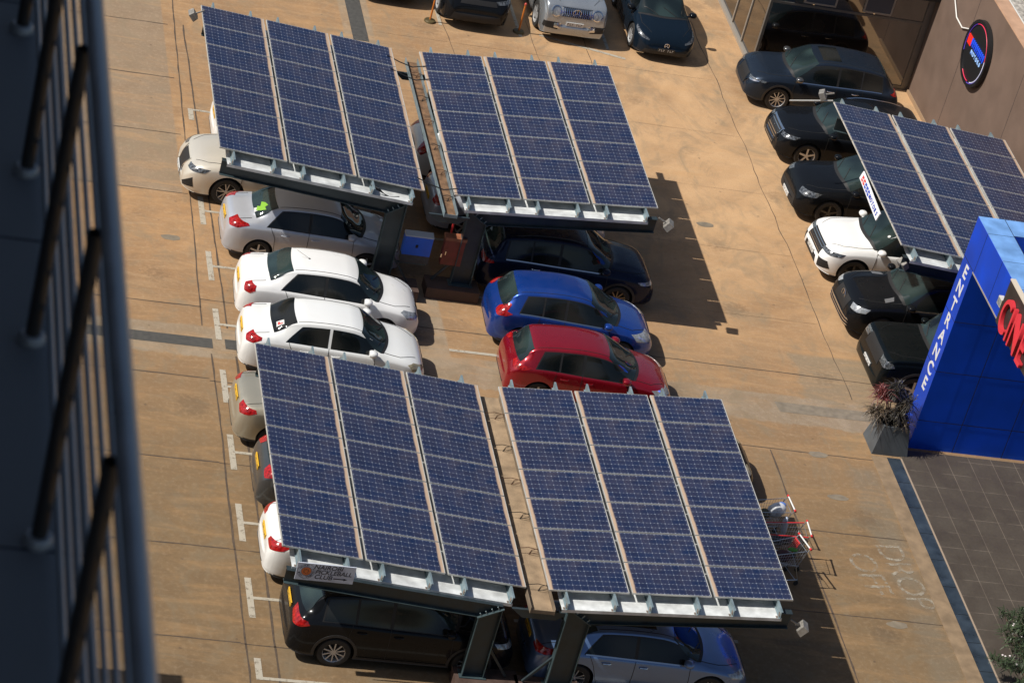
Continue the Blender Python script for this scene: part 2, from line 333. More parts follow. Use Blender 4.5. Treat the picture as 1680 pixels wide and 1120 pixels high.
# ------------------------------------------------------------------ cars
def pchip(pts):
    x = np.array([p[0] for p in pts], float); y = np.array([p[1] for p in pts], float); h = np.diff(x); d = np.diff(y)/h
    m = np.zeros_like(y); m[0] = d[0]; m[-1] = d[-1]
    for i in range(1, len(x)-1):
        if d[i-1]*d[i] > 0: w1 = 2*h[i]+h[i-1]; w2 = h[i]+2*h[i-1]; m[i] = (w1+w2)/(w1/d[i-1]+w2/d[i])
    def f(t):
        t = min(max(t, x[0]), x[-1]); i = min(int(np.searchsorted(x, t, 'right'))-1, len(x)-2); s = (t-x[i])/h[i]
        return float((1+2*s)*(1-s)**2*y[i]+s*(1-s)**2*h[i]*m[i]+s*s*(3-2*s)*y[i+1]+s*s*(s-1)*h[i]*m[i+1])
    return f
TYPES = {
 'sedan': dict(top=[(0,.40),(.004,.55),(.012,.64),(.03,.695),(.065,.725),(.11,.745),(.135,.765),(.195,.865),(.265,.955),(.34,.988),(.45,1.0),(.56,.985),(.62,.945),(.69,.83),(.765,.70),(.79,.675),(.86,.635),(.925,.575),(.965,.51),(.988,.43),(1,.33)],
   belt=[(0,.42),(.02,.56),(.06,.625),(.2,.655),(.45,.635),(.7,.61),(.8,.585),(.9,.53),(.965,.45),(1,.34)], ws=(.625,.775), rw=(.13,.265), side=(.16,.70), hip=.30, wr=.60, nose=.62, tail=.70),
 'hatch': dict(top=[(0,.40),(.006,.52),(.025,.62),(.045,.68),(.065,.74),(.10,.85),(.135,.925),(.155,.945),(.20,.965),(.3,.99),(.40,1.0),(.50,.985),(.575,.945),(.67,.82),(.765,.685),(.79,.66),(.87,.60),(.93,.545),(.97,.475),(.99,.40),(1,.31)],
   belt=[(0,.44),(.02,.55),(.07,.625),(.2,.645),(.45,.615),(.7,.585),(.8,.56),(.9,.50),(.965,.42),(1,.33)], ws=(.58,.775), rw=(.055,.135), side=(.12,.70), hip=.30, wr=.60, nose=.60, tail=.72),
 'suv': dict(top=[(0,.38),(.005,.52),(.02,.62),(.04,.68),(.06,.735),(.09,.83),(.12,.915),(.14,.945),(.18,.965),(.28,.99),(.40,1.0),(.50,.99),(.575,.955),(.65,.86),(.735,.725),(.76,.69),(.84,.655),(.91,.615),(.955,.56),(.982,.47),(.995,.39),(1,.31)],
   belt=[(0,.44),(.015,.54),(.05,.615),(.15,.635),(.45,.61),(.7,.59),(.8,.575),(.9,.535),(.96,.47),(1,.35)], ws=(.58,.745), rw=(.05,.13), side=(.10,.70), hip=.28, wr=.62, nose=.68, tail=.78),
 'boxy': dict(top=[(0,.36),(.004,.55),(.012,.68),(.022,.80),(.035,.92),(.05,.96),(.10,.98),(.3,1.0),(.5,1.0),(.58,.985),(.62,.955),(.67,.83),(.715,.69),(.74,.665),(.85,.645),(.93,.625),(.97,.59),(.988,.50),(.996,.40),(1,.30)],
   belt=[(0,.44),(.012,.56),(.04,.60),(.15,.61),(.45,.60),(.7,.595),(.8,.59),(.93,.57),(.975,.5),(1,.36)], ws=(.62,.725), rw=(.018,.04), side=(.06,.685), hip=.30, wr=.68, nose=.90, tail=.84),
}
GLASS = mat('tinted_glass', (.006, .009, .010), .04, spec=.45, noise=.3, nscale=2); 
WSG = mat('windscreen_glass', (.02, .04, .04), .04, spec=.6)
def glass_depth(m, a, b_):
    q = NT(m); n = q.noise(q.vmap(q.tc.outputs['Object'], (.6, .9, 1)), 1.6, 1, .3); b = m.node_tree.nodes['Principled BSDF']
    q.L(q.mix(q.rng(n, .35, .65, 0, 1, True), a, b_), b.inputs['Base Color']); b.inputs['Roughness'].default_value = .03
glass_depth(GLASS, (.004, .006, .007), (.022, .022, .020)); glass_depth(WSG, (.010, .016, .018), (.028, .046, .045))
RED = mat('red_lens', (.30, .008, .008), .15, coat=.4, noise=.6, nscale=18); LENS = mat('clear_lens', (.36, .38, .4), .12, .3, coat=.6, noise=.4, nscale=16)
DLENS = mat('dark_lens', (.12, .13, .14), .1, .4, coat=.8, noise=.9, nscale=20)
FOG = mat('yellowed_lens', (.35, .3, .2), .25, .1, coat=.5, noise=.5, nscale=10)
PLATEY = mat('yellow_plate', (.72, .42, .03), .5); PLATEW = mat('white_plate', (.6, .6, .58), .5); PLATEB = mat('black_plate', (.02, .02, .02), .5)
RIM = mat('alloy', (.55, .55, .55), .3, .5, noise=.1); RIMD = mat('dark_alloy', (.06, .06, .06), .3, .6)
PI = math.pi
def paint(name, col, metal=.3, rough=.35, flake=0):
    m = mat('paint_'+name, col, rough, metal, coat=.28 if max(col) < .06 else 1.0, spec=.1 if max(col) < .06 else .5)
    q = NT(m); b = m.node_tree.nodes['Principled BSDF']; n = q.noise(q.tc.outputs['Object'], 2.5, 6, .6)
    dc = tuple(c*.75+.25*d for c, d in zip(col, (.3, .22, .15))) if max(col) > .06 else tuple(c*1.3 for c in col)
    lum = max(col); q.L(q.mix(q.rng(n, .45, .8, 0, .22 if lum > .3 else .03), col, dc), b.inputs['Base Color']); q.L(q.rng(n, .3, .8, rough-.05, rough+.15), b.inputs['Roughness'])
    return m

def make_car(name, label, cat, ty, L, W, H, pm, loc, rz, group=None, wr=.33, rim='spoke5', rimm=None, wx=None, tail=None, head=None, grille=None, roofrail=False, sunroof=False,
             cladding=False, plate=None, fplate=None, mirror=None, antenna=False, extra=None, badge=False, lensm=None, handles=True, ngl=2, hlm=None, chrome_line=False, roofm=None, pillar=True, vest=False):
    T = TYPES[ty]; root = empty(name, loc, rz, label, cat, group)
    root.location.x -= math.cos(rz)*L/2; root.location.y -= math.sin(rz)*L/2
    top = pchip([(a*L, b*H) for a, b in T['top']]); belt = pchip([(a*L, b*H) for a, b in T['belt']])
    wxr, wxf = wx or (L*.195, L*.80); gc = .17 if ty in ('sedan', 'hatch') else .22
    hw = W/2; WR = T['wr']*hw*1.14
    def wid(x):
        f = 1.0; d = L-x; a = .62 if ty != 'boxy' else .30
        if d < a: s = 1-d/a; f = T['nose']+(1-T['nose'])*(1-s**2.4)**(1/1.7)
        a = .5
        if x < a: s = 1-x/a; f = min(f, T['tail']+(1-T['tail'])*(1-s**2.6)**(1/1.9))
        return hw*f
    def sec(x):
        wd = wid(x); t = top(x); hb = min(belt(x), t-.012); g_ = t-hb; k = min(max((g_-.10)/(.28), 0), 1); k = k*k*(3-2*k)
        zs = gc + .09*max(0, 1-(L-x)/.5)**2 + .10*max(0, 1-x/.45)**2; zs = min(zs, hb-.08); hs = hb-zs
        lp = lambda a, b: a*(1-k)+b*k
        wrr = WR+.04*(1-k)
        P = [(0, zs), (.86*wd, zs), (.955*wd, zs+.035), (.985*wd, zs+.28*hs), (1.0*wd, zs+.60*hs), (.985*wd, hb-.085*min(1, hs/.4)), (.955*wd, hb-.012),
             (lp(.86*wd, .915*wd), lp(hb+.45*g_, hb+.03)), (lp(.72*wd, .5*(.91*wd+wrr*1.03)), lp(hb+.72*g_, .5*(hb+.02+t-.10))), (lp(.56*wd, wrr*1.02), lp(hb+.86*g_, t-.105)),
             (lp(.42*wd, .915*wrr), lp(hb+.94*g_, t-.035)), (lp(.22*wd, .55*wrr), lp(hb+.985*g_, t-.008)), (0, t)]
        if ty == 'boxy' and k < 1: P[7] = (lp(.93*wd, P[7][0]), lp(hb+.70*g_, P[7][1])); P[8] = (lp(.82*wd, P[8][0]), lp(hb+.90*g_, P[8][1])); P[9] = (lp(.62*wd, P[9][0]), lp(hb+.96*g_, P[9][1]))
        return P
    # stations
    xs = sorted(set([round(L*(1-math.cos(math.pi*i/26))/2, 4) for i in range(27)]+[round(L*i/60, 4) for i in range(61)]+[round(.004*i*i, 4) for i in range(1, 8)]+[round(L-.004*i*i, 4) for i in range(1, 8)]))
    NS = 4
    def dense(P):
        out = []; n = len(P)
        for i in range(n-1):
            p0, p1, p2, p3 = P[max(i-1, 0)], P[i], P[i+1], P[min(i+2, n-1)]
            for j in range(NS):
                t = j/NS; tt = t*t; t3 = tt*t
                out.append(tuple(.5*((2*p1[c])+(-p0[c]+p2[c])*t+(2*p0[c]-5*p1[c]+4*p2[c]-p3[c])*tt+(-p0[c]+3*p1[c]-3*p2[c]+p3[c])*t3)*(1 if c else 1) for c in (0, 1)))
        out.append(P[-1]); out = [(max(a, 0), b) for a, b in out]; out[0] = (0, P[0][1]); return out
    V = []; F = []; row = None
    for x in xs:
        D = dense(sec(x)); r = [(x, -a, b) for a, b in D] + [(x, a, b) for a, b in D[-2:0:-1]]; row = len(r); V += r
    for i in range(len(xs)-1):
        for j in range(row): F.append((i*row+j, i*row+(j+1) % row, (i+1)*row+(j+1) % row, (i+1)*row+j))
    def cap(i, x, rev):
        idx = list(range(i*row, (i+1)*row)); n0 = len(V); cz = sum(V[k][2] for k in idx)/row; 
        # two shrinking rings then a fan: a rounded end instead of a flat disc
        prev = idx
        for sc, dx in ((.8, .018), (.5, .03)):
            ring = []
            for k in idx: v = V[k]; V.append((x+(-dx if not rev else dx), v[1]*sc, cz+(v[2]-cz)*sc)); ring.append(len(V)-1)
            for j in range(row): F.append((prev[j], prev[(j+1) % row], ring[(j+1) % row], ring[j])); 
            prev = ring
        V.append((x+(-.034 if not rev else .034), 0, cz)); c = len(V)-1
        for j in range(row): F.append((prev[j], prev[(j+1) % row], c))
    cap(0, xs[0], False); cap(len(xs)-1, xs[-1], True)
    me = bpy.data.meshes.new('body'); me.from_pydata(V, [], F)
    bm = bmesh.new(); bm.from_mesh(me); bmesh.ops.recalc_face_normals(bm, faces=bm.faces); bm.to_mesh(me); bvh = BVHTree.FromBMesh(bm); bm.free()
    # wheel wells
    ra = wr*1.17; cm = MB()
    for wx_ in (wxr, wxf):
        for s_ in (-1, 1):
            n = 36; y0, y1 = s_*(hw-.30), s_*(hw+.2)
            vs = [(wx_+ra*math.cos(2*math.pi*k/n), y, wr+ra*math.sin(2*math.pi*k/n)) for y in (y0, y1) for k in range(n)]
            cm.add(vs, [tuple(range(n)), tuple(range(2*n-1, n-1, -1))]+[(k, k+n, (k+1) % n+n, (k+1) % n) for k in range(n)])
    cut = cm.build('cut', BLACK); bo = link('body', me)
    md = bo.modifiers.new('b', 'BOOLEAN'); md.operation = 'DIFFERENCE'; md.object = cut; md.solver = 'FAST'
    bpy.context.view_layer.update(); me2 = bpy.data.meshes.new_from_object(bo.evaluated_get(bpy.context.evaluated_depsgraph_get()))
    bpy.data.objects.remove(bo); bpy.data.objects.remove(cut); me2.materials.clear()
    for m in (pm, BLACK, TRIM, roofm or pm): me2.materials.append(m)
    zc = .30 if cladding else .245
    for p in me2.polygons:
        c = p.center; mi = 0
        for wx_ in (wxr, wxf):
            if math.hypot(c.x-wx_, c.z-wr) < ra*1.012 and abs(c.y) < hw*.998 and abs(c.y) > hw-.31 and (abs(p.normal.y) > .9 and math.hypot(c.x-wx_, c.z-wr) < ra*.96 and abs(c.y) < hw-.25 or (p.normal.x*(c.x-wx_)+p.normal.z*(c.z-wr)) < -.5*ra*.9): mi = 1
        if mi == 0 and (c.z < zc ): mi = 2
        if mi == 0 and roofm and c.z > H*.90: mi = 3
        p.material_index = mi
    me2.polygons.foreach_set('use_smooth', [True]*len(me2.polygons)); me2.set_sharp_from_angle(angle=math.radians(42))
    link('body', me2, root)
    # projected patches
    def patch(pn, polys, d, m, off=.005, step=.07, parent=None):
        d = Vector(d).normalized(); u = d.cross(Vector((0, 0, 1)))
        if u.length < .1: u = d.cross(Vector((0, 1, 0)))
        u.normalize(); v = u.cross(d); mb = MB()
        for poly in polys:
            q2 = [Vector((Vector(p).dot(u), Vector(p).dot(v))) for p in poly]; n = len(q2); dense_ = []
            for i in range(n):
                a, b = q2[i], q2[(i+1) % n]; k = max(1, int((b-a).length/step))
                dense_ += [a.lerp(b, j/k) for j in range(k)]
            n = len(dense_); inner = []
            x0, x1 = min(p.x for p in dense_), max(p.x for p in dense_); y0, y1 = min(p.y for p in dense_), max(p.y for p in dense_)
            for i in range(1, int((x1-x0)/step)+1):
                for j in range(1, int((y1-y0)/step)+1): inner.append(Vector((x0+i*step, y0+j*step)))
            vs, es, fs, _, _, _ = delaunay_2d_cdt(dense_+inner, [], [list(range(n))], 1, 1e-5)
            used = sorted({i for f in fs for i in f}); rm = {o: i for i, o in enumerate(used)}; vs = [vs[i] for i in used]; fs = [[rm[i] for i in f] for f in fs]
            P = []
            for p in vs:
                o_ = u*p.x+v*p.y - d*12; hit = bvh.ray_cast(o_, d, 40)
                if hit[0] is None or hit[1].dot(d) > -.03:
                    hit2 = bvh.find_nearest((hit[0] if hit[0] else u*p.x+v*p.y+d*(Vector((L/2, 0, .6)).dot(d)))) ; hit = hit2
                P.append((hit[0], hit[1]))
            base = [h+nn*off for h, nn in P]; cnt = {}
            for f in fs:
                for i in range(len(f)): e = tuple(sorted((f[i], f[(i+1) % len(f)]))); cnt[e] = cnt.get(e, 0)+1
            bd = [e for e, c in cnt.items() if c == 1]; low = [h-nn*.01 for h, nn in P]; nb = len(base)
            mb.add(base+low, [tuple(f) for f in fs]+[(a, b, b+nb, a+nb) for a, b in bd])
        o = mb.build(pn, m, parent or root, smooth=50); return o
    up_ = lambda x: top(x)-.105; lo_ = lambda x: belt(x)+.022
    x_a, x_b = T['side'][0]*L, T['side'][1]*L; xm = L*(.455 if ty == 'sedan' else .43)
    def win(xb0, xb1, xt0, xt1):
        n = 8; P = [(xb0+(xb1-xb0)*i/n, 0, lo_(xb0+(xb1-xb0)*i/n)) for i in range(n+1)]
        P += [(xt1+(xt0-xt1)*i/n, 0, max(up_(xt1+(xt0-xt1)*i/n), lo_(xt1+(xt0-xt1)*i/n)+.012)) for i in range(n+1)]
        return P
    xf = x_b
    for i in range(60):
        if up_(xf) > lo_(xf)+.03: break
        xf -= .02
    hip = T['hip']*L; GS = GLASS
    wins = [win(xm+.035, xf, xm+.035, xf-.03)]
    if ty == 'sedan': wins += [win(hip-.34, xm-.035, hip-.0, xm-.035)]
    else:
        q0 = x_a+.10 if ty != 'boxy' else x_a+.05
        wins += [win(hip+.0, xm-.035, hip+.0, xm-.035), win(q0+.06, hip-.05, q0+.12 if ty != 'hatch' else q0+.22, hip-.05)]
    for s_ in (-1, 1):
        # black surround then panes
        if chrome_line:
            for wv in wins:
                pass
            patch('window_trim', [[(x, 0, lo_(x)-.028) for x in np.linspace(wins[-1][0][0], xf, 10)]+[(x, 0, lo_(x)-.006) for x in np.linspace(xf, wins[-1][0][0], 10)]], (0, -s_, 0), CHROME, .006)
        if pillar:
            q = wins[-1]; xa_ = q[0][0]-.035; xt_ = q[-1][0]-.03; n = 16; fr_ = [(xa_+(xf+.04-xa_)*i/n, 0, lo_(xa_+(xf+.04-xa_)*i/n)-.014) for i in range(n+1)]
            fr_ += [(xf-.02+(xt_-xf+.02)*i/n, 0, max(up_(xf-.02+(xt_-xf+.02)*i/n)+.02, lo_(xf-.02+(xt_-xf+.02)*i/n)+.01)) for i in range(n+1)]
            patch('window_surround', [fr_], (0, -s_, 0), BLACK, .0015)
        for wv in wins: patch('window', [wv], (0, -s_, 0), GS, .004)
    # B pillar blackout handled by gap; windscreen
    w0, w1 = T['ws'][0]*L, T['ws'][1]*L
    def yb(x, z, k): return k
    yw = .85*hw; yt = WR*.95
    n = 10; P = []
    for i in range(n+1):
        y = -yw+2*yw*i/n; P.append((w1-.02-(.16 if ty != 'boxy' else .05)*(y/yw)**2, y, 0))
    for i in range(n+1):
        y = yt-2*yt*i/n; P.append((w0+.03-.07*(y/yt)**2, y, 0))
    patch('windshield', [P], (0, 0, -1), WSG, .008, .05)
    for wy in (.40, -.22):
        q = [(w1-.035-.15*((wy+.0)/yw)**2, (wy)*hw, 0), (w0+.62*(w1-w0), (wy-.42)*hw, 0)]; patch('wiper', [[(q[0][0]+.012, q[0][1], 0), (q[1][0]+.010, q[1][1], 0), (q[1][0]-.010, q[1][1], 0), (q[0][0]-.012, q[0][1], 0)]], (0, 0, -1), BLACK, .018, .06)
    # wiper cowl
    patch('wiper_cowl', [[(w1-.02-(.16 if ty != 'boxy' else .05)*(y/yw)**2, y, 0) for y in np.linspace(-yw, yw, 11)]+[(w1+.06-(.17 if ty != 'boxy' else .05)*(y/yw)**2, y, 0) for y in np.linspace(yw*.98, -yw*.98, 11)]], (0, 0, -1), BLACK, .003)
    r0, r1 = T['rw'][0]*L, T['rw'][1]*L
    if ty == 'sedan':
        yr = .72*hw
        P = [(r0+.06+.06*(y/yr)**2, y, 0) for y in np.linspace(-yr, yr, 9)]+[(r1-.02+.05*(y/yt)**2, y, 0) for y in np.linspace(yt*.95, -yt*.95, 9)]
        patch('rear_window', [P], (0, 0, -1), WSG if extra != 'dark_rear' else GLASS, .016, .045)
    else:
        zb, zt = .69*H, .915*H
        if ty == 'boxy': zb, zt = .66*H, .90*H
        yr = .74*hw
        P = [(0, y, zb) for y in np.linspace(-yr, yr, 7)]+[(0, y, zt-.02*(y/yt)**2) for y in np.linspace(yt*.92, -yt*.92, 7)]
        patch('rear_window', [P], (1, 0, 0), WSG, .008, .05)
    if vest:
        patch('safety_vest', [[(.70, -.40, 0), (.74, -.24, 0), (.80, -.30, 0), (.84, -.12, 0), (.92, -.20, 0), (.97, -.34, 0), (.90, -.38, 0), (.92, -.50, 0), (.80, -.46, 0)]], (0, 0, -1), mat('hivis', (.20, .42, .03), .6), .022, .05)
        patch('paper', [[(.66, -.44, 0), (.66, -.28, 0), (.76, -.30, 0), (.78, -.42, 0)]], (0, 0, -1), PLATEW, .021, .05)
    # lamps
    for s_ in (-1, 1):
        if tail: patch('tail_light', [[(x, s_*y, z) for x, y, z in tail]], (.72, -s_*.69, 0), RED, .007, .04)
        hl = head or [(L-.16, hw*.93, .47*H), (L-.06, hw*.60, .44*H), (L-.10, hw*.58, .50*H), (L-.5, hw*.95, .545*H), (L-.42, hw*.98, .485*H)]
        patch('headlight', [[(x, s_*y, z) for x, y, z in hl]], (-.75, -s_*.66, 0), hlm or LENS, .009, .05)
    gr = grille or [(-.36, .27, .36, .43, 'mesh')]
    for (y0, z0, y1, z1, kind) in gr:
        patch('grille', [[(0, y0, z0*H), (0, y1, z0*H), (0, y1*.92 if kind != 'g' else y1, z1*H), (0, y0*.92 if kind != 'g' else y0, z1*H)]], (-1, 0, 0), {'mesh': BLACK, 'g': BLACK, 'chrome': CHROME, 'body': pm, 'lens': LENS, 'alu': MATS['aluminium_frame']}[kind], .008 if kind != 'chrome' else .016, .06)
    if cladding:
        for s_ in (-1, 1):
            for a_ in (wxr, wxf):
                th = np.linspace(-.18, PI+.18, 24); patch('wheel_arch_trim', [[(a_+ra*.985*math.cos(t), 0, wr+ra*.985*math.sin(t)) for t in th]+[(a_+ra*1.13*math.cos(t), 0, wr+ra*1.13*math.sin(t)) for t in th[::-1]]], (0, -s_, 0), TRIM, .008, .05)
    for s_ in (-1, 1):
        xs_ = np.linspace(r1+.06, w0-.02, 8); patch('roof_seam', [[(x, s_*WR*.855+.006, 0) for x in xs_]+[(x, s_*WR*.855-.006, 0) for x in xs_[::-1]]], (0, 0, -1), BLACK, .005, .06)
    # lower rear diffuser
    patch('rear_bumper_insert', [[(0, -.55*hw, .17*H), (0, .55*hw, .17*H), (0, .6*hw, .24*H), (0, -.6*hw, .24*H)]], (1, 0, 0), TRIM, .006)
    # seams: doors, bonnet, boot
    sw = .011; polys = []
    def strip(P): 
        A = []; B = []
        for i in range(len(P)):
            a = Vector(P[max(i-1, 0)]); b = Vector(P[min(i+1, len(P)-1)]); d = (b-a).normalized(); nn = Vector((-d.z, 0, d.x)) if abs(d.y) < .99 else Vector((1, 0, 0)); A.append(Vector(P[i])+nn*sw/2); B.append(Vector(P[i])-nn*sw/2)
        return A+B[::-1]
    xfd = xf+.02; zl = gc+.10
    if ty != 'boxy' or True:
        S1 = strip([(xfd, 0, lo_(xfd)-.02), (xfd+.03, 0, .55), (xfd-.02, 0, zl)]); S2 = strip([(xm, 0, lo_(xm)), (xm, 0, zl)]); xr_ = wxr+ra*.95
        S3 = strip([(hip-.08 if ty != 'sedan' else hip-.26, 0, lo_(hip)-.0), (hip-.13, 0, .62*H*.8), (xr_+.02, 0, wr+.12), (xr_+.1, 0, zl)])
        for s_ in (-1, 1):
            for S_ in (S1, S2, S3): patch('door_seam', [S_], (0, -s_, 0), BLACK, .006, .06)
    yb_ = .80*hw
    P1 = [(x, y) for x, y in ((w1+.05-.14, yb_), (w1+.3, yb_*.99), (L-.55, yb_*.90), (L-.28, yb_*.66))]
    bp_ = []
    for s_ in (-1, 1):
        pr_ = [(x, s_*y, 0) for x, y in P1]; A = [(x, y+.006, 0) for x, y, z in pr_]; B = [(x, y-.006, 0) for x, y, z in pr_]; bp_.append(A+B[::-1])
    [patch('bonnet_seam', [q], (0, 0, -1), BLACK, .006, .06) for q in bp_]
    if ty == 'sedan':
        bp_ = [[(r0+.02, s_*.70*hw+.006, 0), (.12, s_*.72*hw+.006, 0), (.12, s_*.72*hw-.006, 0), (r0+.02, s_*.70*hw-.006, 0)] for s_ in (-1, 1)]
        [patch('boot_seam', [q], (0, 0, -1), BLACK, .006, .06) for q in bp_]
    if handles:
        for s_ in (-1, 1):
            for hx in (xm-.22 if ty != 'sedan' else xm-.30, xm+.18+.0):
                hx = hx if hx > xm else hip+.12; zz = lo_(hx)-.15; hit = bvh.ray_cast(Vector((hx, s_*5, zz)), Vector((0, -s_, 0)))
                if hit[0]:
                    yy = hit[0].y; MB().tube([(hx-.10, yy+s_*.004, zz), (hx-.07, yy+s_*.03, zz+.004), (hx+.07, yy+s_*.03, zz+.004), (hx+.10, yy+s_*.004, zz)], .013, 6).build('door_handle', CHROME if chrome_line else pm, root, smooth=50)
    # mirrors
    for s_ in (-1, 1):
        xmr = xf-.08; zz = lo_(xmr)+.05; hit = bvh.ray_cast(Vector((xmr, s_*5, zz)), Vector((0, -s_, 0))); yy = abs(hit[0].y) if hit[0] else hw*.9
        pts = []; mbm = MB(); nn_ = 12
        prof = [(-.085, .3), (-.08, .78), (-.04, .98), (.02, 1.0), (.07, .86), (.105, .5), (.115, .12)]
        cxm, cym, czm = xmr+.02, s_*(yy+.15), zz+.06
        for px_, rr in prof:
            for k in range(nn_):
                a = 2*math.pi*k/nn_; ca, sa = math.cos(a), math.sin(a)
                pts.append((cxm+px_, cym+s_*0+.115*rr*math.copysign(abs(ca)**.75, ca), czm+.075*rr*math.copysign(abs(sa)**.75, sa)))
        fs = [(i*nn_+k, i*nn_+(k+1) % nn_, (i+1)*nn_+(k+1) % nn_, (i+1)*nn_+k) for i in range(len(prof)-1) for k in range(nn_)]+[tuple(range(nn_)), tuple((len(prof)-1)*nn_+k for k in range(nn_))]
        mbm.add(pts, fs); mbm.bar((cxm+.02, s_*(yy-.02), zz-.0), (cxm+.01, s_*(yy+.09), zz+.03), .07, .03)
        mbm.build('side_mirror', mirror or pm, root, smooth=50)
    # wheels
    rimm = rimm or RIM
    for wx_ in (wxr, wxf):
        for s_ in (-1, 1):
            yo = s_*(hw-.015); wl = empty('wheel', (wx_, yo, wr)); wl.parent = root; tw = -s_*.21; r_ = wr-.0
            MB().lathe([(r_*.66, 0), (r_*.70, -s_*-.004), (r_*.93, s_*.0), (r_*.985, tw*.12), (r_, tw*.3), (r_, tw*.8), (r_*.95, tw), (r_*.6, tw)], 36, 0, 0, 0, 'y').build('tyre', RUBBER, wl, smooth=40)
            rm = MB(); ri = r_*.67; dp = tw*.14
            rm.lathe([(ri*.99, -tw*.0), (ri*1.03, 0), (ri, 0), (ri*.94, dp*.5), (ri*.90, tw*.7)], 32, 0, 0, 0, 'y')
            rm.lathe([(.001, dp*.75), (ri*.16, dp*.75), (ri*.2, dp*1.2)], 16, 0, 0, 0, 'y')
            rm.lathe([(.001, tw*.62), (ri*.93, tw*.62)], 24, 0, 0, 0, 'y', 1)
            ns, wdt = {'spoke5': (5, .16), 'spoke10': (10, .085), 'spoke7': (7, .12), 'twin5': (5, .07)}[rim]
            for k in range(ns):
                for dd in ((-.13, .13) if rim == 'twin5' else (0,)):
                    a = 2*math.pi*k/ns+.3; a0 = a+dd*.6; a1 = a+dd*1.6; p0 = Vector((math.cos(a0)*ri*.12, dp*1.1, math.sin(a0)*ri*.12)); p1 = Vector((math.cos(a1)*ri*.95, dp*.7, math.sin(a1)*ri*.95))
                    rm.bar(p0, p1, .02, ri*wdt*1.3, Vector((-math.sin(a), 0, math.cos(a))))
            rm.build('rim', [rimm, BLACK], wl, smooth=30)
    # plates
    def plateb(x, z, m, fr):
        hit = bvh.ray_cast(Vector((5+L if fr else -5, 0, z)), Vector((-1 if fr else 1, 0, 0))); xx = hit[0].x if hit[0] else x; s_ = 1 if fr else -1; nrm = hit[1] if hit[0] else Vector((s_, 0, 0))
        o = MB().box(xx+s_*.0, xx+s_*.025, -.26, .26, z-.057, z+.057).build('number_plate', m, root)
        o2 = MB(); dm = mat('plate_ink', (.03, .03, .03), .6) if m != PLATEB else PLATEW
        for k in range(7):
            if k == 3: continue
            yy = -.2+k*.066; o2.box(xx+s_*.0255, xx+s_*.027, yy-.02, yy-.008, z-.035, z+.035); o2.box(xx+s_*.0255, xx+s_*.027, yy-.005, yy+.016, z+(-.03 if k % 2 else .012), z+(-.012 if k % 2 else .03))
        o2.build('plate_characters', dm, o)
    if plate: plateb(0, plate[0]*H, plate[1], False)
    if fplate: plateb(L, fplate[0]*H, fplate[1], True)
    if roofrail:
        for s_ in (-1, 1):
            yy = s_*WR*.86; P = [(x, yy, top(x)-.045+.05*min(1, 4*min((x-L*.17)/(L*.4), (L*.57-x)/(L*.4)))) for x in np.linspace(L*.17, L*.57, 12)]
            MB().tube(P, .016, 6).build('roof_rail', roofrail if not isinstance(roofrail, bool) else TRIM, root, smooth=50)
    if sunroof:
        x0, x1 = (L*.42, L*.54) if sunroof == 1 else (L*.24, L*.54); patch('sunroof', [[(x0, -WR*.68, 0), (x1, -WR*.68, 0), (x1, WR*.68, 0), (x0, WR*.68, 0)]], (0, 0, -1), GLASS, .004, .15)
    if antenna:
        x = L*.36 if ty == 'sedan' else L*.2; z = top(x)
        MB().lathe([(.03, 0), (.02, .015), (.001, .02)], 8, x, 0, z-.004).tube([(x, 0, z), (x-.32, .05, z+.16)], .004, 5).build('antenna', BLACK, root)
    if badge:
        x, z, r = badge; s_ = 1 if x > L/2 else -1; hit = bvh.ray_cast(Vector((x+s_*5, 0, z)), Vector((-s_, 0, 0)))
        if hit[0]:
            c = hit[0]; b_ = MB(); P = [(c.x+s_*.018, r*math.cos(a), c.z+r*math.sin(a)) for a in np.linspace(0, 2*math.pi, 21)]; b_.tube(P, .010, 5, caps=False)
            for a in (math.pi/2, math.pi/2+2.094, math.pi/2-2.094): b_.tube([(c.x+s_*.018, 0, c.z), (c.x+s_*.018, r*math.cos(a), c.z+r*math.sin(a))], .008, 5)
            b_.build('badge', CHROME, root)
    root['__'] = 0; del root['__']
    return root, dict(L=L, H=H, hw=hw, patch=patch, top=top, belt=belt, bvh=bvh, WR=WR, lo=lo_, w1=w1, wxf=wxf, wxr=wxr, ra=ra, wr=wr)
#@@CARS
def tl(hw, H, z0=.56, z1=.665, xs=.30, inn=.62, taper=.03): return [(.03, hw*inn, z0*H+.01), (.05, hw*inn, z1*H), (xs*.5, hw*.93, z1*H+.005), (xs, hw*.98, z1*H-taper), (xs*.7, hw*.985, (z0+z1)/2*H-.03), (.10, hw*.93, z0*H)]
def hl(L, hw, H, z0=.44, z1=.52, back=.5, inn=.58, fr=.10): return [(L-.15, hw*.93, z0*H), (L-fr+.03, hw*(inn+.05), z0*H-.01), (L-fr, hw*inn, z1*H-.02), (L-back*.6, hw*.9, z1*H+.015), (L-back, hw*.96, z1*H+.02), (L-back*.8, hw*.98, z0*H+.03)]
WHITE = paint('white', (.80, .80, .79), 0, .3); WHITE2 = paint('white_older', (.76, .77, .76), 0, .35)
SILVER = paint('silver', (.50, .53, .59), .45, .34); CHAMP = paint('champagne', (.64, .60, .52), .35, .34); CHAMP2 = paint('pale_gold', (.42, .39, .31), .55, .36)
BLKP = paint('black', (.007, .008, .010), .1, .2); NAVY = paint('navy', (.008, .013, .035), .3, .25); BLUE = paint('blue', (.010, .060, .33), .55, .28)
REDP = paint('red', (.30, .005, .016), .5, .26); ICE = paint('ice_blue', (.13, .22, .42), .6, .3); GREYB = paint('grey_blue', (.022, .032, .05), .5, .28); DKG = paint('deep_black', (.004, .006, .007), .1, .22)
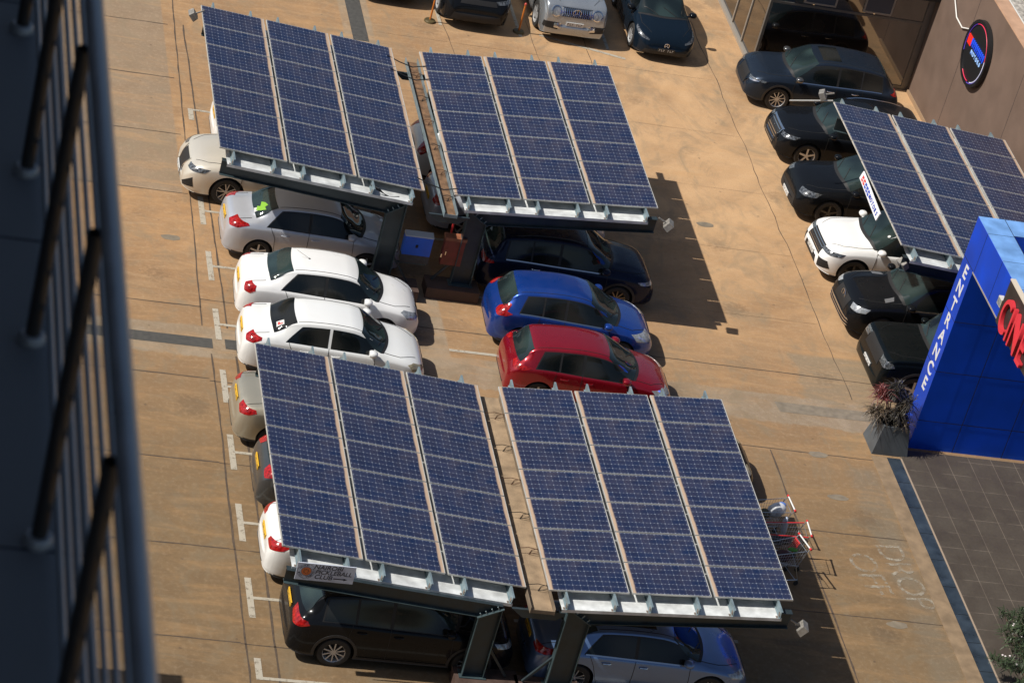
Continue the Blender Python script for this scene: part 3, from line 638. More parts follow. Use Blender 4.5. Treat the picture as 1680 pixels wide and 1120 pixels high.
SILV2 = paint('bright_silver', (.38, .41, .44), .6, .28); DBLUE = paint('dark_blue_hatch', (.008, .016, .028), .3, .2); DGREY = paint('dark_grey', (.05, .055, .06), .4, .3)
GL, GR_, GT = 'cars parked in the left bays', 'cars parked along the showroom side', 'cars parked nose-out at the top'
GM = 'cars parked in the middle bays'
PI = math.pi
# ---- left bays
c, I = make_car('parked_car', 'champagne suv parked nose-out, front poking from under the upper left solar roof', 'car', 'suv', 4.89, 1.90, 1.70, CHAMP, (12.76, 64.98, 0), PI, GL, wr=.375, rim='twin5', rimm=RIM,
   head=hl(4.89, .95, 1.70, .475, .535, .62, .56, .12), grille=[(-.34, .17, .34, .52, 'mesh')], lensm=0, chrome_line=True, roofrail=True, hlm=DLENS, tail=tl(.95, 1.7), fplate=(.28, PLATEW), wx=(.98, 3.78))
for s_ in (-1, 1): I['patch']('fog_surround', [[(4.75, s_*.62, .36), (4.8, s_*.60, .44), (4.62, s_*.84, .66), (4.6, s_*.88, .40)]], (-.8, -s_*.6, 0), BLACK, .008)
for s_ in (-1, 1): I['patch']('grille_frame', [[(0, s_*y, z) for y, z in ((.36, .28), (.40, .30), (.30, .62), (.40, .90), (.36, .91), (.26, .62))]], (-1, 0, 0), CHROME, .014)
make_car('parked_car', 'white car almost hidden under the upper left solar roof, only its bumper edge showing', 'car', 'hatch', 4.2, 1.72, 1.5, WHITE2, (13.38, 67.45, 0), 0, GL, tail=tl(.86, 1.5), plate=(.5, PLATEY))
make_car('parked_car', 'silver sedan with a hi-vis vest on its rear shelf, beside the champagne suv', 'car', 'sedan', 4.43, 1.70, 1.50, SILVER, (13.38, 62.35, 0), 0, GL, wr=.31,
   vest=True, tail=[(.05, .50, .95), (.04, .66, 1.06), (.42, .84, 1.02), (.50, .845, .98), (.22, .85, .90), (.06, .70, .88)], plate=(.56, PLATEY), mirror=SILVER)
make_car('parked_car', 'white sedan with clear green-tinted rear window and round red tail lamps beside the silver sedan', 'car', 'sedan', 4.38, 1.69, 1.50, WHITE, (13.50, 59.50, 0), math.radians(-2.0), GL, wr=.31,
   tail=[(.10, .60, .98), (.14, .70, 1.04), (.30, .82, 1.00), (.34, .845, .90), (.22, .85, .82), (.10, .74, .84)], plate=(.53, PLATEY), antenna=True, head=[(4.30, .50, .64), (4.24, .46, .72), (3.98, .74, .86), (3.90, .82, .84), (4.06, .83, .68)], hlm=LENS, grille=[(-.4, .3, .4, .42, 'mesh'), (-.25, .45, .25, .49, 'chrome')])
c, I = make_car('parked_car', 'white sedan with blacked-out rear window carrying a red and white sticker and yellowed headlamps', 'car', 'sedan', 4.34, 1.70, 1.46, WHITE2, (13.38, 57.33, 0), math.radians(-1.5), GL, wr=.31,
   tail=[(.06, .56, .92), (.08, .62, 1.02), (.34, .82, .99), (.38, .83, .94), (.2, .84, .86), (.06, .70, .84)], plate=(.56, PLATEY), head=[(4.24, .48, .62), (4.20, .46, .68), (4.0, .70, .80), (3.86, .80, .79), (4.02, .83, .64)], hlm=FOG, extra='dark_rear', grille=[(-.4, .3, .4, .42, 'mesh')], pillar=False)
I['patch']('window_sticker', [[(.74, -.50, 0), (.74, -.34, 0), (.90, -.34, 0), (.90, -.50, 0)]], (0, 0, -1), PLATEW, .022, .05)
I['patch']('sticker_mark', [[(.77, -.47, 0), (.77, -.38, 0), (.81, -.38, 0), (.81, -.44, 0), (.87, -.44, 0), (.87, -.47, 0)]], (0, 0, -1), mat('sticker_red', (.6, .03, .03), .5), .026, .05)
make_car('parked_car', 'pale gold sedan tail with yellow plate at the edge of the lower left solar roof', 'car', 'sedan', 4.4, 1.72, 1.48, CHAMP2, (13.05, 54.45, 0), 0, GL, wr=.31, tail=[(.05, .46, .90), (.05, .50, 1.0), (.34, .82, .98), (.40, .84, .92), (.2, .85, .86), (.06, .66, .82)], plate=(.60, PLATEY))
make_car('parked_car', 'dark grey hatchback tail with a red lamp below the pale gold sedan', 'car', 'hatch', 4.1, 1.70, 1.50, DGREY, (13.2, 52.05, 0), 0, GL, tail=[(.06, .52, .92), (.08, .56, 1.06), (.24, .80, 1.06), (.30, .84, .95), (.12, .70, .86)], plate=(.52, PLATEY))
make_car('parked_car', 'white sedan tail with a swept red lamp behind the pickleball sign corner', 'car', 'sedan', 4.5, 1.76, 1.48, WHITE2, (13.37, 49.62, 0), 0, GL, tail=[(.05, .40, .86), (.05, .46, .95), (.34, .84, 1.02), (.46, .86, .98), (.3, .87, .88), (.08, .66, .80)], plate=(.52, PLATEY))
c, I = make_car('parked_car', 'black suv with ten-spoke alloys and a yellow rear plate under the pickleball sign', 'car', 'suv', 4.70, 1.86, 1.68, BLKP, (13.72, 47.18, 0), 0, GL, wr=.355, rim='spoke10', cladding=True, roofrail=True, wx=(.97, 3.76),
   tail=[(.04, .42, .98), (.04, .44, 1.10), (.30, .88, 1.05), (.36, .91, .98), (.16, .92, .92), (.05, .7, .90)], plate=(.57, PLATEY))
c['category'] = 'suv'
# ---- middle bays
make_car('parked_car', 'white hatchback tail with dark red lamp in the gap between the two upper solar roofs', 'car', 'hatch', 4.2, 1.74, 1.55, WHITE2, (18.6, 67.35, 0), 0, GM, tail=[(.06, .60, .86), (.08, .62, 1.16), (.16, .74, 1.16), (.26, .85, .92), (.12, .82, .80)], plate=(.5, PLATEY))
make_car('parked_car', 'pale silver sedan under the upper right solar roof, nose showing behind the navy suv', 'car', 'sedan', 4.7, 1.78, 1.46, SILVER, (18.95, 64.8, 0), 0, GM, tail=tl(.89, 1.46), plate=(.5, PLATEY))
make_car('parked_car', 'navy blue suv with bronze-look alloys next to the brown plinth', 'car', 'suv', 4.6, 1.86, 1.69, NAVY, (19.75, 62.2, 0), 0, GM, wr=.36, rim='spoke10', rimm=mat('bronze_alloy', (.42, .34, .24), .3, .85), cladding=True, roofrail=True,
   tail=[(.05, .5, .98), (.05, .5, 1.06), (.30, .9, 1.02), (.34, .91, .96), (.1, .8, .92)], head=hl(4.6, .93, 1.69, .475, .52, .55, .60), chrome_line=True, wx=(.92, 3.62))
make_car('parked_car', 'bright blue hatchback between the navy suv and the red hatchback', 'car', 'hatch', 4.12, 1.695, 1.53, BLUE, (19.52, 59.75, 0), math.radians(-2), GM, wr=.31, rim='spoke7',
   tail=[(.07, .58, .92), (.12, .56, 1.0), (.30, .70, 1.16), (.34, .74, 1.14), (.30, .80, 1.0), (.44, .845, .96), (.30, .85, .90), (.10, .74, .86)], head=hl(4.12, .85, 1.53, .43, .54, .62, .56), chrome_line=True, plate=None)
c, I = make_car('parked_car', 'metallic red hatchback below the bright blue one', 'car', 'hatch', 4.1, 1.70, 1.48, REDP, (19.55, 57.45, 0), math.radians(-1.5), GM, wr=.31,
   tail=[(.08, .50, .94), (.12, .52, 1.0), (.40, .80, .99), (.50, .84, .95), (.34, .85, .90), (.10, .70, .88)], head=hl(4.1, .85, 1.48, .44, .52, .6, .56))
make_car('parked_car', 'black car nose showing past the right edge of the lower right solar roof', 'car', 'hatch', 4.4, 1.78, 1.5, BLKP, (20.78, 54.45, 0), 0, GM, wr=.32, head=hl(4.4, .89, 1.5), hlm=FOG)
make_car('parked_car', 'ice blue luxury sedan with dark multi-spoke alloys under the lower right solar roof', 'car', 'sedan', 4.75, 1.83, 1.46, ICE, (18.75, 47.05, 0), 0, GM, wr=.345, rim='twin5', rimm=RIM, chrome_line=True, wx=(.98, 3.86),
   tail=[(.05, .50, .88), (.06, .52, .96), (.36, .86, .98), (.42, .90, .93), (.25, .91, .87), (.08, .72, .84)], plate=(.60, PLATEY), head=hl(4.75, .915, 1.46, .45, .53, .55, .6), sunroof=2, mirror=ICE, grille=[(-.42, .24, .42, .44, 'mesh')])
# ---- right side, noses to the left
c, I = make_car('parked_car', 'dark grey-blue suv with a square sunroof in front of the glass showroom', 'car', 'suv', 4.60, 1.85, 1.66, GREYB, (29.6, 74.4, 0), PI-math.radians(2), GR_, wr=.36, rim='spoke10', sunroof=1, chrome_line=True, cladding=True, wx=(.93, 3.63),
   head=hl(4.6, .925, 1.66, .47, .51, .6, .52), grille=[(-.42, .30, .42, .50, 'mesh')], tail=tl(.925, 1.66, .6, .66), mirror=mat('mirror_grey', (.2, .2, .2), .15, .8), hlm=DLENS)
for s_ in (-1, 1): I['patch']('grille_chrome_wing', [[(4.5, s_*.40, .60), (4.5, s_*.42, .57), (4.45, s_*.52, .72), (4.2, s_*.86, .815), (4.2, s_*.84, .835), (4.45, s_*.48, .76)]], (-.8, -s_*.6, 0), CHROME, .016)
c, I = make_car('parked_car', 'black suv with silver-framed grille and five-spoke alloys, below the grey-blue suv', 'car', 'suv', 4.66, 1.89, 1.66, BLKP, (29.78, 71.2, 0), PI, GR_, wr=.365, rim='spoke5', roofrail=CHROME, wx=(.95, 3.77),
   head=hl(4.66, .945, 1.66, .475, .53, .55, .60), grille=[(-.44, .20, .44, .52, 'mesh')], hlm=DLENS)
I['patch']('grille_frame', [[(0, y, z) for y, z in ((-.50, .62), (-.47, .86), (-.43, .86), (-.46, .62))], [(0, y, z) for y, z in ((.50, .62), (.47, .86), (.43, .86), (.46, .62))], [(0, -.5, .86), (0, -.5, .90), (0, .5, .90), (0, .5, .86)]]+[[(0, -.4, z), (0, -.4, z+.018), (0, .4, z+.018), (0, .4, z)] for z in (.42, .5, .58, .66, .74, .8)], (-1, 0, 0), CHROME, .018)
make_car('parked_car', 'glossy black suv with smooth bonnet below the MOTORS banner', 'car', 'suv', 4.92, 1.94, 1.66, BLKP, (29.68, 68.05, 0), PI, GR_, wr=.38, rim='spoke5', wx=(.98, 3.95), rimm=RIMD, head=hl(4.92, .97, 1.66, .47, .545, .62, .58), grille=[(-.7, .2, .7, .36, 'mesh')], hlm=DLENS, fplate=(.26, PLATEW))
c, I = make_car('parked_car', 'white suv with black and chrome grille at the lower corner of the right solar roof', 'car', 'suv', 4.88, 1.98, 1.69, WHITE, (29.60, 65.0, 0), PI, GR_, wr=.385, rim='spoke5', rimm=RIMD, wx=(.98, 3.95), cladding=False, head=hl(4.88, .99, 1.69, .465, .52, .6, .5), hlm=DLENS,
   grille=[(-.55, .36, .55, .525, 'mesh'), (-.5, .20, .5, .30, 'mesh')], fplate=(.30, PLATEW))
for s_ in (-1, 1): I['patch']('side_intake', [[(4.8, s_*.60, .36), (4.8, s_*.56, .60), (4.66, s_*.86, .62), (4.6, s_*.93, .42)]], (-.8, -s_*.6, 0), BLACK, .008)
I['patch']('grille_bars', [[(0, -.5, z), (0, -.5, z+.014), (0, .5, z+.014), (0, .5, z)] for z in (.66, .72, .78, .84)], (-1, 0, 0), CHROME, .016)
I['patch']('windscreen_sticker', [[(3.15+.04*math.cos(a), .62+.04*math.sin(a), 0) for a in np.linspace(0, 6, 9)]], (0, 0, -1), PLATEW, .014, .05)
c, I = make_car('parked_car', 'black luxury suv with round star emblem, between the white suv and the boxy off-roader', 'car', 'suv', 4.92, 1.95, 1.78, BLKP, (29.66, 62.25, 0), PI, GR_, wr=.385, rim='spoke10', wx=(.98, 3.97), head=hl(4.92, .975, 1.78, .45, .52, .5, .6), chrome_line=True, badge=(4.9, .80, .13),
   grille=[(-.45, .33, .45, .50, 'mesh')])
I['patch']('bumper_chrome', [[(0, -.8, z), (0, -.75, z+.03), (0, .75, z+.03), (0, .8, z)] for z in (.34, .42, .50)], (-1, 0, 0), CHROME, .014)
for s_ in (-1, 1): I['patch']('bonnet_vent', [[(3.75, s_*.55, 0), (4.02, s_*.62, 0), (4.02, s_*.76, 0), (3.78, s_*.70, 0)]], (0, 0, -1), mat('vent_silver', (.3, .31, .33), .3, .6), .006)
c, I = make_car('parked_car', 'boxy black off-roader with an orange indicator, partly behind the blue entrance pillar', 'car', 'boxy', 4.95, 1.96, 1.92, DKG, (29.74, 59.55, 0), PI, GR_, wr=.40, wx=(1.0, 3.95), cladding=True, head=[(4.9, .58, .94), (4.9, .58, 1.10), (4.7, .93, 1.10), (4.62, .97, 1.0), (4.8, .93, .94)],
   grille=[(-.56, .42, .56, .58, 'mesh')], hlm=DLENS, fplate=(.30, PLATEW), roofrail=True)
I['patch']('indicator', [[(4.72, -.93, .92), (4.72, -.92, 1.08), (4.6, -.97, 1.06), (4.6, -.98, .92)], [(4.72, .93, .92), (4.72, .92, 1.08), (4.6, .97, 1.06), (4.6, .98, .92)]][0:1], (-.6, .8, 0), mat('amber_lens', (.7, .2, .02), .2, coat=.5), .014)
# ---- top row, noses toward the camera
make_car('parked_car', 'dark car at the top edge beside the drain, only its lower bumper in view', 'car', 'suv', 4.7, 1.9, 1.7, paint('maroon', (.03, .013, .010), .3, .3), (17.1, 79.05, 0), -PI/2, GT, wr=.37, fplate=None)
make_car('parked_car', 'glossy black luxury suv nose between the two orange rope posts', 'car', 'suv', 4.95, 2.02, 1.83, BLKP, (19.55, 78.25, 0), -PI/2, GT, wr=.39, head=hl(4.95, 1.01, 1.83, .49, .535, .5, .56), hlm=DLENS, grille=[(-.55, .45, .55, .52, 'mesh'), (-.75, .19, .75, .30, 'mesh')])
c, I = make_car('parked_car', 'silver boxy off-roader with slatted chrome grille, round lamps and a star emblem', 'car', 'boxy', 4.82, 1.93, 1.97, SILV2, (22.42, 78.25, 0), -PI/2+math.radians(1), GT, wr=.41, wx=(.95, 3.86), cladding=False,
   head=[(4.9, .62+.135*math.cos(a), .99+.13*math.sin(a)) for a in np.linspace(0, 2*PI, 14)[:-1]], grille=[(-.46, .44, .46, .575, 'g')], fplate=(.335, PLATEW), badge=(4.9, 1.0, .12), hlm=LENS)
I['patch']('grille_slats', [[(0, y-.012, .88), (0, y+.012, .88), (0, y+.012, 1.12), (0, y-.012, 1.12)] for y in np.linspace(-.42, .42, 15)], (-1, 0, 0), CHROME, .02)
for s_ in (-1, 1):
    I['patch']('bumper_intake', [[(4.9, s_*.52, .46), (4.9, s_*.52, .66), (4.72, s_*.9, .68), (4.7, s_*.92, .50)]], (-.85, -s_*.5, 0), BLACK, .01)
    I['patch']('headlight_ring', [[(4.9, s_*(.62+r*math.cos(a)), .99+r*math.sin(a)) for a in np.linspace(.05, 2*PI-.05, 18) for r in (.16,)]+[(4.9, s_*(.62+.13*math.cos(a)), .99+.13*math.sin(a)) for a in np.linspace(2*PI-.05, .05, 18)]], (-1, 0, 0), CHROME, .014)
    MB().box(3.95, 4.15, s_*.80-.05, s_*.80+.05, 1.24, 1.31).build('indicator', LENS, c)
I['patch']('bumper_chrome', [[(0, -.62, .52), (0, -.62, .64), (0, -.42, .66), (0, -.42, .50)], [(0, .62, .52), (0, .62, .64), (0, .42, .66), (0, .42, .50)]], (-1, 0, 0), CHROME, .02)
c, I = make_car('parked_car', 'dark teal-black hatchback with angular slim headlamps, rightmost of the cars at the top', 'car', 'hatch', 4.29, 1.84, 1.50, DBLUE, (25.25, 77.7, 0), -PI/2, GT, wr=.35, head=[(4.16, .50, .62), (4.1, .46, .66), (3.78, .78, .80), (3.66, .86, .83), (3.72, .90, .78), (3.95, .80, .68)], hlm=DLENS,
   grille=[(-.70, .14, .70, .26, 'mesh')], fplate=(.28, PLATEB), badge=(4.3, .55, .07), mirror=BLKP, roofm=BLKP)
# ------------------------------------------------------------------ solar carports
Wp, Lp, MW, MH, GX, GY = 5.08, 7.08, 1.65, .992, .065, .0227
def carport(label, ox, oy, oz, a, b, ztag, colx, dust, low, sign=None):
    ex = Vector((math.cos(a), 0, math.sin(a))); ey = Vector((0, math.cos(b), math.sin(b))); nn = ex.cross(ey).normalized()
    root = empty('solar_carport', (ox, oy, 0), 0, label, 'solar carport', 'solar carports over the parking bays'); o0 = Vector((0, 0, oz))
    P = lambda u, v, n: o0+ex*u-ey*v+nn*n
    R3 = Matrix((ex, ey, nn)).transposed().to_4x4()
    for i in range(3):
        for j in range(7):
            mb = MB().box(.010, MW-.010, -MH+.008, -.008, -.012, -.002); g_ = mb.build('solar_panel', PV[dust], root)
            mx = R3.copy(); mx.translation = P(i*(MW+GX), j*(MH+GY), random.uniform(-.003, .003)); g_.matrix_local = mx
            fr = MB(); fr.box(0, MW, -.008, 0, -.035, 0).box(0, MW, -MH, -MH+.008, -.035, 0).box(0, .017, -MH+.008, -.008, -.035, 0).box(MW-.017, MW, -MH+.008, -.008, -.035, 0).box(.016, MW-.016, -MH+.014, -.014, -.034, -.014)
            fr.build('panel_frame', ALU, g_)
    def B6(mb, u0, u1, v0, v1, n0, n1, mi=0): return mb.hexa([P(u0, v1, n0), P(u1, v1, n0), P(u1, v0, n0), P(u0, v0, n0), P(u0, v1, n1), P(u1, v1, n1), P(u1, v0, n1), P(u0, v0, n1)], mi)
    for i in range(3):
        for du in (.34, 1.33):
            u = i*(MW+GX)+du; mb = MB(); B6(mb, u-.006, u+.006, -.36, Lp+.38, -.20, -.037); B6(mb, u+.004, u+.034, -.36, Lp+.38, -.043, -.037); B6(mb, u-.034, u-.004, -.36, Lp+.38, -.20, -.194)
            pu = mb.build('purlin', PURL, root)
            mb = MB(); B6(mb, u-.018, u-.006, Lp+.27, Lp+.35, -.225, -.11); B6(mb, u-.07, u-.018, Lp+.27, Lp+.35, -.232, -.212); mb.build('cleat', mat('rust_cleat', (.15, .12, .10), .7, noise=.4, nscale=15), pu)
    # sheet with shallow corrugations and folded lip
    ua, ub = (.22, 4.80) if low == 'right' else (.24, 4.80); mb = MB(); prof = []; n = 46; v0, v1 = .12, Lp+.36
    for k in range(n+1):
        v = v0+(v1-v0)*k/n; prof.append((v, -.235+(.018 if k % 4 in (1, 2) else 0)))
    for (va, na), (vb, nb) in zip(prof, prof[1:]): mb.quad(P(ua, va, na), P(ub, va, na), P(ub, vb, nb), P(ua, vb, nb))
    B6(mb, ua, ub, v1, v1+.006, -.275, -.20)
    mb.build('roof_sheet', SHEET, root)
    # front and rear rafters, each tapering to the knee of its column
    cx0, cx1 = colx[0]-ox, colx[1]-ox
    for nm, yv in (('front', Lp+{'A': .10, 'B': .08, 'C': .37, 'D': .08, 'E': .1}[ztag]), ('rear', .35)):
        yy = P(0, yv, 0).y; zt = lambda u: P(u/math.cos(a), yv, -.262).z
        if low == 'right': uo, kd, ke = .10, (.34 if ztag == 'C' else .46), (.03 if ztag == 'C' else .09); poly = [(uo, zt(uo)-(.31 if ztag == 'C' else .37)), (cx0, zt(cx0)-kd), (cx1, zt(cx1)-ke), (cx1, zt(cx1)), (uo, zt(uo))]; knee = ((cx0, zt(cx0)-kd), (cx1, zt(cx1)-ke))
        else: uo = Wp+.02; poly = [(uo, zt(uo)-.37), (uo, zt(uo)), (cx0, zt(cx0)), (cx0, zt(cx0)-.06), (cx1, zt(cx1)-.46)]; knee = ((cx0, zt(cx0)-.06), (cx1, zt(cx1)-.46))
        if nm == 'front' or True:
            mb = MB().prism(poly, yy-.006, yy+.006)
            A, Bq = (poly[0], poly[1]) if low == 'right' else (poly[4], poly[0]); mb.bar((A[0], yy, A[1]), (Bq[0], yy, Bq[1]), .15, .012, mi=1)
            T0, T1 = (poly[4], poly[3]) if low == 'right' else (poly[2], poly[1]); mb.bar((T0[0], yy, T0[1]+.007), (T1[0], yy, T1[1]+.007), .15, .012)
            mb.build('rafter', [STEEL, STEEL2], root)
        k0, k1 = knee; zb = .30
        mb = MB().prism([(k0[0], zb), (k1[0], zb), (k1[0], k1[1]-.012), (k0[0], k0[1]-.012)], yy-.006, yy+.006)
        for q, m_ in ((k0, 1), (k1, 1)): mb.box(q[0]-.008, q[0]+.008, yy-.1, yy+.1, zb, q[1]-.014, m_)
        mb.bar((k0[0]-.03, yy, k0[1]-.006), (k1[0]+.03, yy, k1[1]-.006), .24, .018, mi=1)
        mb.box(k0[0]-.06, k1[0]+.06, yy-.14, yy+.14, zb, zb+.02, 1)
        co = mb.build('column', [STEEL, STEEL2], root)
        bt = MB()
        for t in (.12, .35, .6, .85):
            c = Vector((k0[0]+(k1[0]-k0[0])*t, yy-.085, k0[1]+(k1[1]-k0[1])*t)); d = Vector((-(k1[1]-k0[1]), 0, k1[0]-k0[0])).normalized(); bt.bar(c, c+d*.09, .022, .022, (0, 1, 0))
        bt.build('bolt', PURL, co)
        s_ = 1 if low == 'right' else -1; inn = k1[0] if low == 'right' else k0[0]
        mb = MB().bar((inn, yy+.02, 1.0), (inn+s_*.48, yy+.02, .33), .05, .05); mb.build('brace', STEEL, root)
        x0, x1 = (k0[0]-.15, k1[0]+.75) if low == 'right' else (k0[0]-.62, k1[0]+.22)
        pl = MB().box(x0, x1, yy-.36, yy+.25, 0, .30).build('plinth', BRNBLK, root)
    return root, P
r_ = math.radians
pa = carport('upper left solar carport roof of blue panels, over the champagne suv and silver sedan', 10.51, 68.11, 3.39, r_(-4.96), r_(.68), 'A', (14.75, 15.19), 'right', 'right')
pb = carport('upper right solar carport roof casting the wide shadow on the open tan pavement', 16.37, 68.36, 2.84, r_(4.18), r_(.94), 'B', (16.80, 17.29), 'left', 'left')
pc = carport('lower left solar carport roof carrying the pickleball club sign', 10.83, 53.49, 2.84, r_(-4.93), r_(.45), 'C', (14.96, 15.40), 'right', 'right')
pd = carport('lower right solar carport roof with the shopping trolleys at its right edge', 16.23, 53.08, 2.70, r_(3.88), r_(.42), 'D', (16.70, 17.20), 'left', 'left')
pe = carport('right-hand solar carport roof beside the brown wall with the MOTORS banner on its edge', 27.33, 67.15, 3.72, r_(-4.56), r_(.53), 'E', (31.6, 32.05), 'right', 'right')

# gutters between the roof pairs
def gutter(label, x0, x1, y0, y1, z, mfloor, hw_=.14, mwall=PURL):
    root = empty('rain_gutter', (x0, y0, z), 0, label, 'gutter'); w_ = x1-x0; l_ = y1-y0
    MB().box(0, w_, 0, l_, -.01, 0).box(-.01, 0, -.012, l_, -.01, hw_).box(w_, w_+.01, -.012, l_, -.01, hw_).box(0, w_, -.01, 0, 0, hw_*.6).build('trough', mwall, root)
    MB().box(.005, w_-.005, .01, l_-.02, .002, .02).build('silt', mfloor, root)
    for k in range(6):
        y = l_*(k+.6)/6.3; mb = MB().tube([(0, y, hw_), (w_*.5, y+.02, hw_+.03), (w_, y, hw_)], .008, 5).tube([(w_*.55, y-.02, .03), (w_*.72, y+.12, .04), (w_*.98, y+.10, .10), (w_*.9, y-.06, .12), (w_*.55, y-.02, .03)], .007, 5)
        mb.build('gutter_strap', RUST if k % 2 else BLACK, root)
    [MB().prism([(-.35, -.02), (w_+.35, -.02), (w_+.1, -.22), (-.1, -.22)], q, q+.06).build('gutter_bracket', STEEL, root) for q in (.1, l_-.6)]
    return root
silt = mat('sandy_silt', (.30, .215, .135), .95, noise=.35, nscale=2.5, bump=.4); silt2 = mat('brown_silt', (.17, .095, .05), .95, noise=.5, nscale=5, bump=.6)
gutter('gutter full of sandy silt between the two lower solar roofs', 15.93, 16.42, 45.85, 53.45, 2.15, silt, mwall=mat('gutter_wall', (.17, .13, .09), .8, noise=.3))
gr2 = gutter('gutter full of brown soil beside the upper right solar roof', 16.05, 16.36, 60.5, 68.3, 2.52, silt2)
for y, n_ in ((67.6, 1), (66.9, 2), (61.4, 3)):
    o = MB().tube([(15.4, y, 2.98), (15.75, y-.03, 2.86), (16.1, y-.06, 2.78), (16.45, y-.05, 2.86)], .014, 6).build('cable', BLACK, None, smooth=60)
    tag(o, {1: 'topmost black cable spanning the gap between the upper solar roofs', 2: 'second black cable spanning the gap between the upper solar roofs', 3: 'lowest black cable spanning the gap between the upper solar roofs'}[n_], 'cable', 'cables between the solar roofs')
# cable tangle at the knee of the upper left roof
ct = MB(); base = Vector((14.2, 60.85, 2.78))
for k in range(4): ct.tube([base+Vector((.0, .1, .1)), base+Vector((.2, -.05-.02*k, .05+.03*k)), base+Vector((.5, -.08, -.06-.02*k)), base+Vector((.75, 0, -.07))], .009, 5)
tag(ct.build('cable', BLACK, None, smooth=60), 'loose loops of black cable lying on the white sheet at the upper left roof corner', 'cable')
# floodlights
def flood(label, loc, rz, tilt=0):
    r = empty('floodlight', loc, rz, label, 'floodlight', 'floodlights on the carport ends')
    MB().hexa([(-.05, -.13, -.10), (.10, -.15, -.11), (.10, .15, -.11), (-.05, .13, -.10), (-.05, -.13, .10), (.10, -.15, .11), (.10, .15, .11), (-.05, .13, .10)]).build('housing', LAMPGREY, r)
    MB().box(.101, .106, -.12, .12, -.085, .085).build('lens', LENS, r); MB().bar((-.28, 0, -.04), (-.04, 0, 0), .03, .03).build('bracket', LAMPGREY, r); r.rotation_euler = (0, tilt, rz)
flood('grey floodlight at the right tip of the upper right roof beam', (21.68, 60.95, 2.86), r_(-10), .6)
flood('grey floodlight at the right tip of the lower right roof beam', (21.62, 45.9, 2.40), r_(-10), .6)
flood('grey floodlight on an arm at the top left corner of the right-hand roof', (27.15, 67.52, 3.70), r_(160), .6)
flood('grey floodlight above the white suv at the lower end of the right-hand roof', (27.55, 60.05, 3.14), r_(200), .6)
flood('black floodlight at the top left corner of the upper left roof', (10.33, 67.75, 3.28), r_(180), .7)
tag(MB().tube([(26.25, 67.45, 3.42), (27.4, 67.4, 3.62)], .022, 8).build('lamp_arm', ALU), 'thin metal arm reaching left from the right-hand solar roof', 'metal arm')
# pickleball sign
sg = empty('club_sign', (11.09, 45.88, 2.40), 0, 'grey NAIROBI PICKLEBALL CLUB sign with orange ball logo and arrow', 'sign'); 
MB().box(0, 1.16, -.01, .01, 0, .41).build('board', mat('sign_board', (.55, .59, .68), .55, noise=.1), sg)
INK = mat('sign_ink', (.012, .014, .03), .5); ORG = mat('sign_orange', (.62, .16, .04), .5, noise=.2, nscale=30)
cy_, cz_ = .195, .215
mb = MB()
for r0, r1 in ((.178, .172), (.108, .100)):
    n = 40; P_ = [(cy_+r*math.cos(2*PI*k/n), -.0125, cz_+r*math.sin(2*PI*k/n)) for r in (r0, r1) for k in range(n)]; mb.add(P_, [(k, (k+1) % n, (k+1) % n+n, k+n) for k in range(n)])
mb.build('emblem_ring', INK, sg)
mb = MB(); mb.add([(cy_+.096*math.cos(2*PI*k/30), -.0125, cz_+.096*math.sin(2*PI*k/30)) for k in range(30)], [tuple(range(30))]); mb.build('emblem_ball', ORG, sg)
mb = MB()
for k in range(8):
    a = k*PI/4; c0, c1 = cy_+.05*math.cos(a), cz_+.05*math.sin(a); mb.add([(c0+.012*math.cos(2*PI*q/8), -.0135, c1+.012*math.sin(2*PI*q/8)) for q in range(8)], [tuple(range(8))])
mb.build('ball_hole', INK, sg)
s = 'NAIROBI · PICKLEBALL · CLUB · '
for k, ch in enumerate(s):
    if ch == ' ': continue
    a = PI/2+1.0-k*2*PI/len(s)
    me_p = place_text('emblem_letter', ch, .055, INK, (cy_+.139*math.cos(a), -.013, cz_+.139*math.sin(a)), (math.sin(a), 0, -math.cos(a)), (math.cos(a), 0, math.sin(a)), sg, ext=.0005, off=.001)
for t_, x, z in (('NAIROBI', .625, .335), ('PICKLEBALL', .745, .218), ('CLUB', .56, .100)):
    o = place_text('sign_text', t_, .140, INK, (x, -.0125, z), (1, 0, 0), (0, 0, 1), sg, ext=.0008, off=.002, italic=.2, sx=1.04 if t_ != 'PICKLEBALL' else .98)
mb = MB(); mb.add([(.76, -.0125, .08), (.98, -.0125, .08), (.98, -.0125, .105), (.76, -.0125, .105), (.96, -.0125, .062), (1.04, -.0125, .092), (.96, -.0125, .123)], [(0, 1, 2, 3), (4, 5, 6)]); mb.build('arrow', INK, sg, fix=False)
